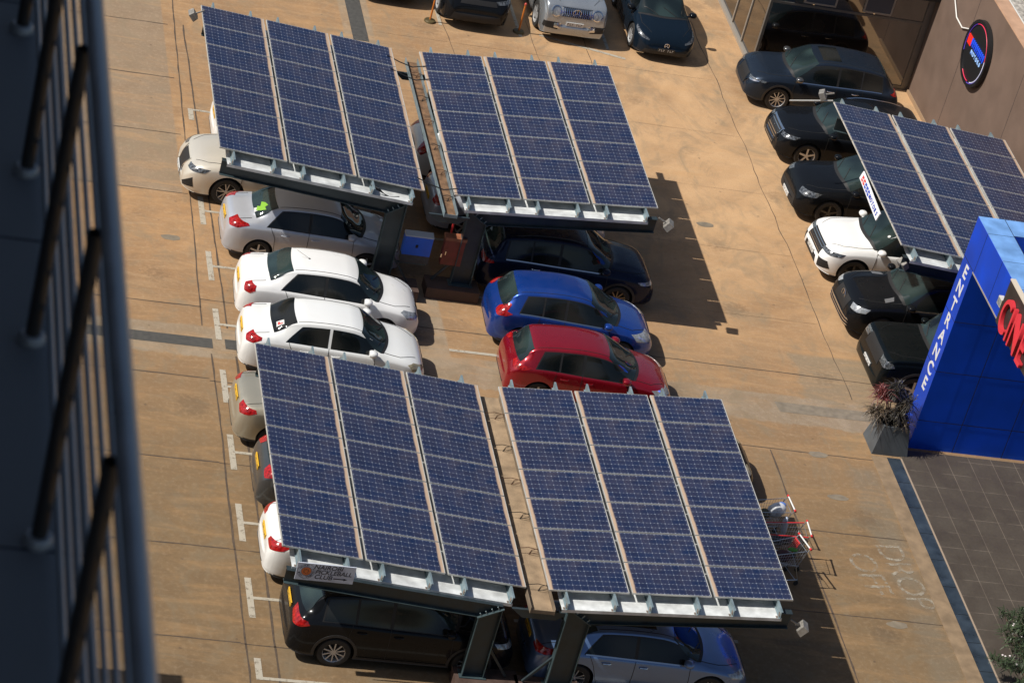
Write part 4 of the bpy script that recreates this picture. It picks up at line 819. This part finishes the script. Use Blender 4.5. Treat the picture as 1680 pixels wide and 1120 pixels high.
# banner MOTORS
RS, BS = mat('sign_red', (.62, .03, .03), .5), mat('sign_blue', (.02, .06, .42), .5)
bn = empty('banner', (27.28, 63.6, 0), 0, 'white MOTORS banner with red and blue blocks on the left edge of the right-hand roof', 'banner')
zt0, zt1 = 3.66, 3.50; yl = -1.85
MB().hexa([(-.07, 0, zt0-.21), (-.07, yl, zt1-.21), (-.04, yl, zt1-.21), (-.04, 0, zt0-.21), (0-.02, 0, zt0), (0-.02, yl, zt1), (.01, yl, zt1), (.01, 0, zt0)]).build('banner_cloth', mat('banner_white', (.74, .75, .78), .6, noise=.06), bn)
def bpt(t, h): y = yl*t; z = zt0+(zt1-zt0)*t-.21+.21*h; return Vector((-.078+.05*h, y, z))
mb = MB()
for k in range(5):
    t0 = .07+k*.085; mi = 0 if k < 2 else 1; mb.quad(bpt(t0, .18), bpt(t0+.062, .18), bpt(t0+.062, .82), bpt(t0, .82), mi)
    mb.quad(bpt(t0+.02, .45)+Vector((-.002, 0, 0)), bpt(t0+.075, .45)+Vector((-.002, 0, 0)), bpt(t0+.075, .55)+Vector((-.002, 0, 0)), bpt(t0+.02, .55)+Vector((-.002, 0, 0)), 2)
mb.build('logo_block', [RS, BS, MATS['banner_white']], bn, fix=False)
for k, ch in enumerate('MOTORS'):
    c = bpt(.53+k*.078, .5)+Vector((-.004, 0, 0)); place_text('banner_letter', ch, .15, BS, c, (0, -1, -.09), (.24, 0, 1), bn, ext=.001, off=.004)

# ------------------------------------------------------------------ electrical boxes
eb = empty('electrical_box', (15.42, 61.12, 0), 0, 'blue electrical box on the column of the upper left roof', 'electrical box')
MB().box(0, .70, .02, .22, .98, 1.50).build('cabinet', mat('box_blue', (.01, .13, .70), .45, noise=.12), eb); MB().hexa([(-.01, .0, 1.50), (.71, .0, 1.50), (.71, .24, 1.50), (-.01, .24, 1.50), (.0, .01, 1.53), (.70, .01, 1.53), (.70, .20, 1.57), (.0, .20, 1.57)]).build('hood', mat('box_lid', (.55, .55, .55), .5), eb)
MB().box(0, .70, .03, .21, .76, .978).build('meter_panel', mat('box_grey', (.07, .07, .07), .6, noise=.3, nscale=8), eb); MB().box(-.1, .66, .06, .10, .70, .74).build('support_rail', STEEL2, eb); MB().box(.30, .36, .008, .02, 1.2, 1.28).build('latch', BLACK, eb)
er = empty('electrical_box', (16.42, 61.12, 0), 0, 'red-brown electrical box beside the column of the upper right roof', 'electrical box')
MB().hexa([(0, .04, .82), (.50, .02, .82), (.50, .24, .82), (0, .24, .82), (0, .04, 1.52), (.50, .02, 1.52), (.50, .24, 1.52), (0, .24, 1.52)]).build('cabinet', mat('box_red', (.20, .035, .025), .5, noise=.3, nscale=5), er); MB().box(-.02, .52, .0, .26, 1.52, 1.60).build('hood', mat('box_red_top', (.30, .11, .055), .6, noise=.25), er)
MB().box(.06, .08, .02, .035, 1.1, 1.2).box(-.03, 0, .05, .1, 1.0, 1.1).build('hinge', CHROME, er); MB().box(.12, .16, .25, .29, 1.6, 1.9).build('conduit', RS, er)

# ------------------------------------------------------------------ orange rope posts
def post(label, x, y):
    r = empty('rope_post', (x, y, 0), 0, label, 'post', 'orange rope posts')
    MB().lathe([(.001, 0), (.17, 0), (.17, .03), (.15, .055), (.05, .07), (.001, .075)], 24, 0, 0, 0).build('base', mat('post_base', (.10, .075, .03), .5, .2, noise=.3), r, smooth=40)
    MB().lathe([(.027, .07), (.027, .88), (.001, .885)], 14, 0, 0, 0).build('pole', mat('post_orange', (.55, .17, .025), .5, noise=.2), r, smooth=40)
    MB().lathe([(.001, .885), (.036, .89), (.036, .93), (.02, .95), (.001, .955)], 14, 0, 0, 0).build('cap', mat('post_cap', (.50, .07, .05), .5), r, smooth=40)
post('orange rope post left of the black luxury suv nose', 18.3, 76.05); post('orange rope post between the black luxury suv and the silver boxy off-roader', 20.98, 76.2)

# ------------------------------------------------------------------ shopping trolleys
WIRE = mat('trolley_wire', (.55, .56, .57), .3, .8); TRED = mat('trolley_red', (.60, .03, .03), .4); TWH = mat('trolley_white', (.72, .72, .70), .4)
def make_trolley(label):
    r = empty('shopping_trolley', (0, 0, 0), 0, label, 'shopping trolley', 'shopping trolleys by the lower right roof')
    # handle at +x end (x=0), basket reaches to -x
    def corner(t, s_): return Vector((-.08-.84*t, s_*(.27-.05*t), .96-.10*t))
    def low(t, s_): return Vector((-.16-.70*t, s_*(.21-.03*t), .50+.08*t))
    mb = MB(); N = 13
    for s_ in (-1, 1):
        for i in range(N+1): t = i/N; mb.tube([corner(t, s_), low(t, s_)], .0035, 4)
        for h in (.25, .5, .75): mb.tube([corner(0, s_).lerp(low(0, s_), h), corner(1, s_).lerp(low(1, s_), h)], .0035, 4)
    for i in range(8): t = i/7*2-1; mb.tube([Vector((-.92, t*.22, .86)), Vector((-.86, t*.18, .58)), Vector((-.16, t*.21, .50)), Vector((-.08, t*.27, .96))], .0035, 4)
    for i in range(9): t = i/8; a, b = low(t, -1), low(t, 1); mb.tube([a, b], .0035, 4)
    for h in (.3, .6): mb.tube([corner(1, -1).lerp(low(1, -1), h), corner(1, 1).lerp(low(1, 1), h)], .0035, 4)
    mb.build('basket', WIRE, r)
    mb = MB().tube([corner(0, -1), corner(1, -1), corner(1, 1), corner(0, 1), corner(0, -1)], .008, 6); mb.build('basket_rim', WIRE, r)
    mb = MB()
    for s_ in (-1, 1): mb.tube([(0.0, s_*.27, 1.02), (-.06, s_*.27, .92), (-.20, s_*.26, .50), (-.05, s_*.26, .16), (-.80, s_*.22, .16), (-.86, s_*.2, .16)], .011, 6)
    mb.tube([(-.45, -.24, .16), (-.45, .24, .16)], .009, 5).tube([(-.12, -.25, .17), (-.12, .25, .17)], .009, 5); mb.build('chassis', WIRE, r)
    MB().tube([(0, -.26, 1.02), (0, .26, 1.02)], .018, 8).build('handle', TWH, r, smooth=50)
    for s_ in (-1, 1): MB().tube([(0, s_*.25, 1.02), (0, s_*.31, 1.02)], .026, 8).build('handle_end', TRED, r, smooth=50)
    for x, y in ((-.06, .25), (-.06, -.25), (-.82, .2), (-.82, -.2)): MB().lathe([(.001, -.014), (.055, -.014), (.06, -.008), (.06, .008), (.055, .014), (.001, .014)], 16, x, y, .06, 'y').bar((x, y, .06), (x+.02, y, .16), .03, .012).build('castor', RUBBER, r)
    return r
def copy_thing(r, label):
    c = r.copy(); COL.objects.link(c); c['label'] = label
    for ch in list(r.children):
        d = ch.copy(); COL.objects.link(d); d.parent = c
        for g2 in list(ch.children): e = g2.copy(); COL.objects.link(e); e.parent = d
    return c
t1 = make_trolley('shopping trolley holding a blue and white carrier bag, uppermost of the three')
t2 = copy_thing(t1, 'shopping trolley with long red side rails, middle of the three and farthest right')
t3 = copy_thing(t1, 'shopping trolley turned askew with a red child seat, lowest of the three')
t1.location = (23.37, 52.27, 0); t1.rotation_euler[2] = r_(3); t2.location = (23.57, 51.36, 0); t2.rotation_euler[2] = r_(-3); t3.location = (23.34, 50.85, 0); t3.rotation_euler[2] = r_(14)
for s_ in (-1, 1): MB().tube([(-.06, s_*.275, .975), (-.95, s_*.225, .875)], .013, 6).build('side_rail', TRED, t2)
mb = MB()
for k in range(5): mb.tube([(-.10, .04+.045*k, .95), (-.20, .04+.045*k, .70)], .008, 5)
mb.tube([(-.10, .02, .95), (-.10, .25, .95)], .014, 6).tube([(-.20, .02, .70), (-.20, .25, .70)], .01, 6).tube([(-.14, .02, .85), (-.14, .25, .85)], .01, 6); mb.build('child_seat', TRED, t3)
def bag(name, label, cat, c, sc, m, seed, rough_=.25):
    random.seed(seed); bm = bmesh.new(); bmesh.ops.create_icosphere(bm, subdivisions=3, radius=1)
    ph = [Vector((random.uniform(-1, 1), random.uniform(-1, 1), random.uniform(-1, 1))).normalized() for _ in range(9)]
    for v in bm.verts:
        n = v.co.normalized(); k = 1+sum(rough_*.35*abs(n.dot(p))**3*(1 if i % 2 else -1) for i, p in enumerate(ph)); v.co = Vector((n.x*sc[0], n.y*sc[1], n.z*sc[2]))*k
    me = bpy.data.meshes.new(name); bm.to_mesh(me); bm.free(); me.materials.append(m); me.polygons.foreach_set('use_smooth', [True]*len(me.polygons))
    o = link(name, me); o.location = c; return tag(o, label, cat)
PW = mat('bag_white', (.62, .64, .68), .35, noise=.25, nscale=6, bump=.5, bscale=9); PB_ = mat('bag_blue', (.10, .2, .55), .35, noise=.2, nscale=6)
bag('carrier_bag', 'bulging white carrier bag in the uppermost trolley', 'bag', (23.07, 52.27, .80), (.20, .18, .22), PW, 1)
bag('carrier_bag', 'blue plastic bag top next to the white bag in the uppermost trolley', 'bag', (23.16, 52.30, .93), (.10, .09, .07), PB_, 2)
bag('carrier_bag', 'translucent pale carrier bag hanging below the uppermost trolley handle', 'bag', (23.22, 51.90, .62), (.07, .11, .26), mat('bag_pale', (.40, .46, .58), .3, noise=.2), 3)
bag('shopping_sack', 'olive sack deep in the uppermost trolley', 'sack', (22.80, 52.24, .68), (.14, .15, .12), mat('sack_olive', (.10, .09, .05), .8, noise=.4, nscale=9), 4)
bag('shopping_sack', 'dark grey sack lying in the middle trolley', 'sack', (23.0, 51.36, .64), (.26, .17, .10), mat('sack_dark', (.03, .03, .035), .7, noise=.4, nscale=9), 5)
bag('shopping_sack', 'dark maroon sack lying in the askew trolley', 'sack', (22.90, 50.74, .66), (.22, .17, .12), mat('sack_maroon', (.06, .02, .02), .7, noise=.4, nscale=9), 6)
bag('shopping_sack', 'small green and yellow pack in the askew trolley', 'food pack', (23.12, 50.84, .78), (.11, .05, .05), mat('pack_green', (.06, .25, .04), .5), 7)

# ------------------------------------------------------------------ right side: blue entrance portal
BL = mat('cladding_blue', (.004, .10, .92), .42, .65, noise=.08, nscale=1); BLT = mat('cladding_top_sheen', (.15, .31, .62), .42, noise=.22, nscale=2.5)  # top cladding is paler: the sheen on the upward face is in its colour
BLD = BL; JN = mat('cladding_joint', (.005, .008, .02), .7)
X0, YF, YB, ZT, ZU = 27.72, 56.65, 57.38, 6.15, 5.08
ent = empty('entrance_portal', (X0, YF, 0), 0, 'bright blue panel-clad ENTRANCE portal at the right edge', 'entrance portal')
pier = MB().box(0, .70, 0, YB-YF, 0, ZT-.004).build('pier', BL, ent)
wallp = MB().box(.70, 6, .004, YB-YF, 0, ZT-.006).build('back_wall', BL, ent)
beam = MB().box(.0, .66, -9.5, -.002, ZU, ZT-.004).build('beam', BL, ent)
MB().box(.004, .66, -9.5, YB-YF-.004, ZT-.004, ZT+.012).box(.66, 6, .0, YB-YF-.004, ZT-.005, ZT+.010).build('coping', BLT, ent)
MB().box(.66, 6, -9.5, 0.0, 5.42, 5.50).build('canopy_roof', mat('canopy_tan', (.42, .31, .2), .7, noise=.2, nscale=1.5), ent)
MB().box(-.012, .64, -9.5, -.01, ZU-.035, ZU-.001).build('soffit_trim', mat('soffit_trim', (.30, .26, .2), .5), ent)
jm_ = MB()
for k in range(1, 5):
    z = ZU-1.42*k+.0; jm_.box(-.003, .0, -.003, YB-YF, z, z+.014); jm_.box(-.002, 6, -.0045, -.001, z, z+.014)
jm_.box(-.003, 0, 0, YB-YF, ZU, ZU+.014)
for x in (1.15, 2.45, 3.75, 5.05): jm_.box(x, x+.014, -.0035, .001, 0, ZU)
for k in range(8):
    y = -.35-1.15*k if k else -.0; y = -.62-1.2*k+.55; jm_.box(-.003, 0, y, y+.014, ZU, ZT-.002); jm_.box(.0, .66, y, y+.012, ZT+.012, ZT+.014)
jm_.box(.655, .67, -9.5, YB-YF, ZT+.012, ZT+.0145)
jm_.build('panel_joint', JN, ent)
LW = mat('letter_white', (.62, .62, .6), .5)
for k, ch in enumerate('ENTRANCE'):
    place_text('entrance_letter', ch, .47, LW, (-.006, .34, 4.83-.452*k), (0, -1, 0), (0, 0, 1), ent, ext=.004, off=.010)
cs = empty('cinema_sign', (27.60, 54.45, 5.12), 0, 'black fascia sign with big raised red CIN letters on the blue beam', 'sign')
MB().box(0, .115, -7, 0, 0, 1.12).build('fascia_panel', mat('sign_dark', (.028, .022, .02), .5, noise=.2), cs); MB().box(-.01, .115, -7, 0.0, 1.12, 1.15).build('fascia_cap', mat('fascia_cap', (.60, .52, .42), .5), cs)
CR = mat('letter_red', (.62, .035, .05), .4)
for ch, y in (('C', -.52), ('I', -.90), ('N', -1.30), ('E', -1.84)):
    place_text('sign_letter', ch, 1.22, CR, (-.052, y, .42), (0, -1, 0), (0, 0, 1), cs, ext=.045, off=.002, sx=.62)
flb = empty('beam_lamp', (27.60, 54.62, 5.45), 0, 'small cream lamp box on the blue beam beside the CIN sign', 'lamp'); MB().box(0, .115, -.13, .1, 0, .20).build('housing', mat('lamp_cream', (.6, .55, .38), .5), flb); MB().box(-.01, 0, -.11, .08, .02, .18).build('lens', LENS, flb)

# planter with cordyline
def leaves(n, c, spread, ln, wd, up_bias, seed, droop=.5, seg=4, vert=1.0):
    random.seed(seed); V = []; F = []
    for i in range(n):
        a = random.uniform(0, 2*PI); e = random.uniform(-.1, 1)**.8*PI/2*up_bias if random.random() > .2 else random.uniform(-.5, .4); e = e if not isinstance(e, complex) else .1
        d = Vector((math.cos(a)*math.cos(e), math.sin(a)*math.cos(e), math.sin(e))); p = Vector(c)+Vector((random.gauss(0, spread[0]), random.gauss(0, spread[1]), random.uniform(-spread[2], spread[2])))
        l_ = ln*random.uniform(.55, 1.2); s_ = d.cross(Vector((0, 0, 1)))
        if s_.length < .1: s_ = Vector((1, 0, 0))
        s_.normalize(); base = len(V)
        for k in range(seg+1):
            t = k/seg; q = p+d*l_*t+Vector((0, 0, -droop*l_*t*t)); w_ = wd*math.sin(PI*min(.15+.85*t, 1))**.8*(1-t*.3)/2 if t < 1 else .0008
            V += [q-s_*w_, q+s_*w_]
        F += [(base+2*k, base+2*k+1, base+2*k+3, base+2*k+2) for k in range(seg)]
    return V, F
pl = empty('planter_plant', (27.0, 56.62, 0), 0, 'bushy dark reddish cordyline in the tapered grey planter by the blue pillar', 'plant')
pt = empty('planter', (27.12, 56.62, 0), 0, 'tapered dark grey square planter at the foot of the blue pillar', 'planter')
DG = mat('planter_grey', (.075, .085, .095), .55, noise=.15)
MB().hexa([(-.46, -.42, 0), (.46, -.42, 0), (.46, .42, 0), (-.46, .42, 0), (-.33, -.30, .74), (.33, -.30, .74), (.33, .30, .74), (-.33, .30, .74)]).build('pot', DG, pt); MB().box(-.28, .28, -.25, .25, .742, .752).build('soil', mat('soil', (.03, .02, .012), .95), pt)
lm1 = mat('leaf_maroon', (.13, .03, .025), .5, noise=.5, nscale=4); lm2 = mat('leaf_bronze', (.10, .075, .05), .5, noise=.5, nscale=4); lm3 = mat('leaf_dark', (.035, .03, .022), .5, noise=.5, nscale=4)
for k, (c, n, m_) in enumerate((((-.33, .15, 1.38), 230, lm1), ((.0, .18, 1.50), 300, lm3), ((.28, .05, 1.25), 300, lm3), ((-.42, -.05, .98), 230, lm2), ((.05, -.12, 1.0), 260, lm3), ((.3, -.1, .85), 220, lm2), ((-.1, .05, .78), 200, lm3))):
    V_, F_ = leaves(n, c, (.07, .07, .13), .33, .024, .9, 20+k, .55); MB().add(V_, F_).build('foliage', m_, pl, fix=False)
st = MB()
for k in range(7): a = k*.9; st.tube([(.08*math.cos(a), .08*math.sin(a), .72), (.14*math.cos(a), .14*math.sin(a), 1.0), (.28*math.cos(a), .2*math.sin(a), 1.35)], [.02, .016, .01], 6)
st.build('stem', mat('stem_brown', (.09, .06, .04), .8), pl)
# leafy shrub, bottom right
sh = empty('leafy_shrub', (28.25, 47.75, 0), 0, 'loose green leafy shrub on the tiled plaza at the bottom right corner', 'shrub')
random.seed(5); br = MB(); tips = []
for k in range(62):
    a = random.uniform(0, 2*PI); rr = random.uniform(.2, 1.5); h = random.uniform(.7, 1.75)*(1-.2*rr); p1 = Vector((rr*.35*math.cos(a), rr*.35*math.sin(a), h*.5)); p2 = Vector((rr*math.cos(a), rr*math.sin(a), h))
    br.tube([(random.uniform(-.12, .12), random.uniform(-.12, .12), 0), p1, p2], [.02, .013, .006], 5); tips += [p2, p1.lerp(p2, .7), p1.lerp(p2, .4)]
br.build('branch', mat('shrub_branch', (.16, .11, .07), .8), sh)
gcols = [mat('shrub_leaf_a', (.032, .050, .022), .5, noise=.4, nscale=5), mat('shrub_leaf_b', (.048, .072, .034), .5, noise=.4, nscale=5), mat('shrub_leaf_c', (.018, .028, .014), .5, noise=.4, nscale=5)]
for g_ in range(3):
    mb = MB()
    for k, t in enumerate(tips):
        if k % 3 == g_: V_, F_ = leaves(46, t, (.06, .06, .10), .20, .028, .9, 100+k, .35, 3); mb.add(V_, F_)
    mb.build('foliage', gcols[g_], sh, fix=False)
mb = MB(); random.seed(3)
for t in random.sample(tips, 14):
    for q in range(2): c = t+Vector((random.uniform(-.15, .15), random.uniform(-.15, .15), .16)); mb.lathe([(.001, 0), (.025, .01), (.02, .02), (.001, .022)], 6, c.x, c.y, c.z)
mb.build('blossom', mat('blossom_white', (.75, .68, .68), .6), sh)

# ------------------------------------------------------------------ brown wall, roof, glass showroom
WALLC = mat('wall_brown', (.142, .094, .070), .8, noise=.14, nscale=.9, bump=.08)
wl_ = empty('boundary_wall', (33.1, 56, 0), 0, 'tall brown rendered wall on the right carrying the round sign', 'wall')
MB().box(0, .42, 2, 20.1, 0, 5.0).build('wall_face', WALLC, wl_); MB().box(-.012, .42, 2, 30, 5.0, 5.06).build('coping', mat('wall_coping', (.46, .28, .18), .8, noise=.15), wl_)
mb = MB()
for y in (7.0, 12.9, 17.2): mb.box(-.0035, 0, y, y+.012, 0, 5.0)
mb.build('wall_joint', JN, wl_)
MB().box(-.05, 0, 17, 20.0, 0, .10).build('wall_skirting', mat('skirting', (.30, .2, .12), .8), wl_)
bd = empty('annex_building', (33.55, 56, 0), 0, 'low building behind the brown wall with a pale gravel roof', 'building')
MB().box(0, 14, 2, 40, 0, 4.80).build('wall', WALLC, bd); MB().box(.0, 14, 2, 40, 4.80, 4.86).build('roof', mat('gravel_roof', (.36, .33, .29), .9, noise=.5, nscale=9, bump=.8, bscale=14), bd)
mb = MB(); mb.tube([(.12, 2, 4.95), (.10, 14, 4.95), (.14, 20, 4.94), (.10, 30, 4.95)], .02, 6); mb.build('roof_cable', PLATEW, bd)
ds = empty('round_sign', (33.08, 72.1, 3.40), 0, 'round black sign with red and blue lettering and lit ring on the brown wall', 'sign')
R_ = .97
MB().lathe([(.001, 0), (R_, 0), (R_, -.13), (R_*.90, -.135), (R_*.90, -.10), (.001, -.10)], 64, 0, 0, 0, 'y').build('disc', mat('sign_black', (.012, .012, .013), .45), ds).rotation_euler = (0, 0, -PI/2)
def ring(r, a0, a1, m_, nm, z=-.12, th=.014): MB().tube([(z, r*math.cos(a), r*math.sin(a)) for a in np.linspace(a0, a1, 40)], th, 6).build(nm, m_, ds, smooth=60)
ring(R_*.86, r_(-20), r_(60), mat('neon_violet', (.10, .06, .45), .4, emit=(.12, .05, .5), es=.12), 'ring_tube'); ring(R_*.86, r_(60), r_(170), mat('neon_red', (.6, .03, .08), .4, emit=(.7, .03, .1), es=.18), 'ring_tube'); ring(R_*.86, r_(170), r_(248), mat('neon_white', (.7, .7, .8), .4, emit=(.8, .8, 1), es=.3), 'ring_tube')
ring(R_*.86, r_(262), r_(300), MATS['neon_red'], 'ring_tube'); ring(R_*.90, r_(170), r_(262), MATS['neon_violet'], 'ring_tube')
mb = MB(); RB = mat('sign_red_lit', (.75, .03, .02), .4, emit=(.9, .03, .01), es=.25); BB = mat('sign_blue_lit', (.02, .08, .7), .4, emit=(.02, .1, .9), es=.25)
def blk(y0, y1, z0, z1, mi): mb.box(-.125, -.10, y0, y1, z0, z1, mi)
for k in range(3): y = .76-k*.105; blk(y-.085, y, -.02, .26, 0)
for k in range(10):
    y = .44-k*.118; blk(y-.075, y, .15 if k % 3 else .10, .26, 1); blk(y-.035-.01*(k % 2), y-.0, .03, .12, 1)
mb.build('sign_block', [RB, BB, MATS['sign_black']], ds)
for k, ch in enumerate('MOTORS'): place_text('sign_letter', ch, .17, mat('letter_pale_blue', (.3, .5, .85), .4, emit=(.3, .5, .9), es=.2), (-.11, .25-k*.155, -.10), (0, -1, 0), (0, 0, 1), ds, ext=.008, off=.003)
tag(MB().tube([(33.06, 75.05, 4.4), (33.05, 74.85, 3.75), (33.05, 74.3, 3.42), (33.05, 73.7, 3.40), (33.05, 73.2, 3.62), (33.05, 72.85, 3.92)], .022, 8).build('cable', mat('cable_white', (.7, .68, .64), .5), None, smooth=60), 'looping white cable running down the brown wall to the round sign', 'cable')
# showroom
sr = empty('glass_showroom', (28.1, 76.1, 0), 0, 'dark glass showroom front with grey frames behind the grey-blue suv', 'showroom')
FRM = mat('frame_grey', (.16, .15, .135), .4, .4, noise=.1); FRL = mat('frame_light', (.34, .31, .27), .45, .3)
DG2 = mat('facade_glass', (.012, .008, .006), .03, spec=1.0); DG2.node_tree.nodes['Principled BSDF'].inputs['IOR'].default_value = 1.9
for x0, x1, z0, z1 in ((.09, 4.78, .12, 2.20), (.09, 1.30, 2.27, 2.98), (1.36, 3.20, 2.27, 2.98), (3.26, 4.78, 2.27, 2.98)):
    MB().box(x0, x1, .03, .05, z0, z1).build('pane', DG2, sr)
mb = MB().box(0, .09, 0, .10, 0, 3.1).box(4.78, 4.98, 0, .12, 0, 3.1).box(.09, 4.78, 0, .08, 2.20, 2.27).box(.09, 4.78, 0, .1, 2.98, 3.1).box(.09, 4.78, 0, .09, .0, .12)
mb.build('frame', FRM, sr)
for x0, x1 in ((1.0, 2.0), (2.85, 3.75)):
    mb = MB().box(x0, x0+.05, -.015, .03, 2.33, 2.92).box(x1-.05, x1, -.015, .03, 2.33, 2.92).box(x0+.05, x1-.05, -.015, .03, 2.33, 2.38).box(x0+.05, x1-.05, -.015, .03, 2.87, 2.92); f = mb.build('vent_window', FRL, sr); MB().box(x0+.05, x1-.05, .0, .02, 2.38, 2.87).build('vent_pane', mat('vent_glass', (.06, .07, .09), .08), f)
MB().box(-.0, 5.0, -.25, 4.5, 3.10, 3.5).build('fascia', mat('fascia_black', (.012, .011, .011), .6), sr)
for y0, y1 in ((.10, 1.45), (1.52, 2.7), (2.77, 4.4)): MB().box(.03, .05, y0, y1, .14, 3.0).build('side_pane', DG2, sr)
MB().box(0, .08, 1.45, 1.52, 0, 3.1).box(0, .08, 2.70, 2.77, 0, 3.1).box(0, .08, .1, 4.4, 2.2, 2.26).box(-.06, .1, 0, 4.5, 0, .10).box(-.001, .012, -.001, .012, 0, 3.1).build('side_frame', FRL, sr)

# ------------------------------------------------------------------ camera-side building: balcony ledge and steel railing
bt_ = empty('balcony_building', (0, 0, 0), 0, 'dark balcony ledge of the near building along the left edge', 'building')
LEDG = mat('ledge_dark', (.15, .155, .16), .6, noise=.12, nscale=1.5)
MB().box(-1.35, 1.03, 3.2, 14, 31.8, 32.0).build('ledge', LEDG, bt_)
for y in (5.0, 6.62, 8.25, 9.9): MB().box(-1.3, 1.03, y, y+.008, 32.0, 32.0015).build('ledge_joint', JN, bt_)
MB().box(-14, -1.35, 1.5, 22, 0, 44).build('facade', mat('facade_grey', (.05, .055, .06), .7, noise=.1), bt_)
rl = empty('balcony_railing', (.88, 0, 32.0), 0, 'out-of-focus steel balcony railing of round posts and thin rails on the left', 'railing')
SSP = mat('railing_post_backlit', (.06, .055, .05), .4, .4); SST = mat('railing_steel', (.34, .35, .36), .38, .35, noise=.12, nscale=6)  # post steel is darkened: the backlit look is put into its colour
for k in range(-3, 6):
    y = 6.66+1.01*k; p = MB().lathe([(.023, 0), (.023, 1.01)], 20, 0, y, 0).build('post', SSP, rl, smooth=50)
    MB().lathe([(.001, .03), (.035, .03), (.042, .022), (.044, 0), (.001, 0)], 24, 0, y, 0).build('base_flange', SST, p, smooth=40)
for k in range(7):
    z = .12+.122*k; MB().tube([(.038, 2.6, z), (.038, 13, z)], .0095, 10).build('rail', SST, rl, smooth=50)
MB().tube([(.03, 2.6, 1.045), (.03, 13, 1.045)], .029, 16).build('handrail', SST, rl, smooth=50)
pdm = empty('podium_shadow_block', (0, 0, 0), 0, 'unseen low grey block added to shade the ground at the lower left', 'building')  # unseen block, added to cast the shadow at the lower left
MB().box(-14, 3.0, 24, 45.2, 0, 7.0).build('wall', LEDG, pdm); MB().box(-14.1, 3.05, 23.9, 45.3, 7.0, 7.15).build('roof', MATS['gravel_roof'], pdm)
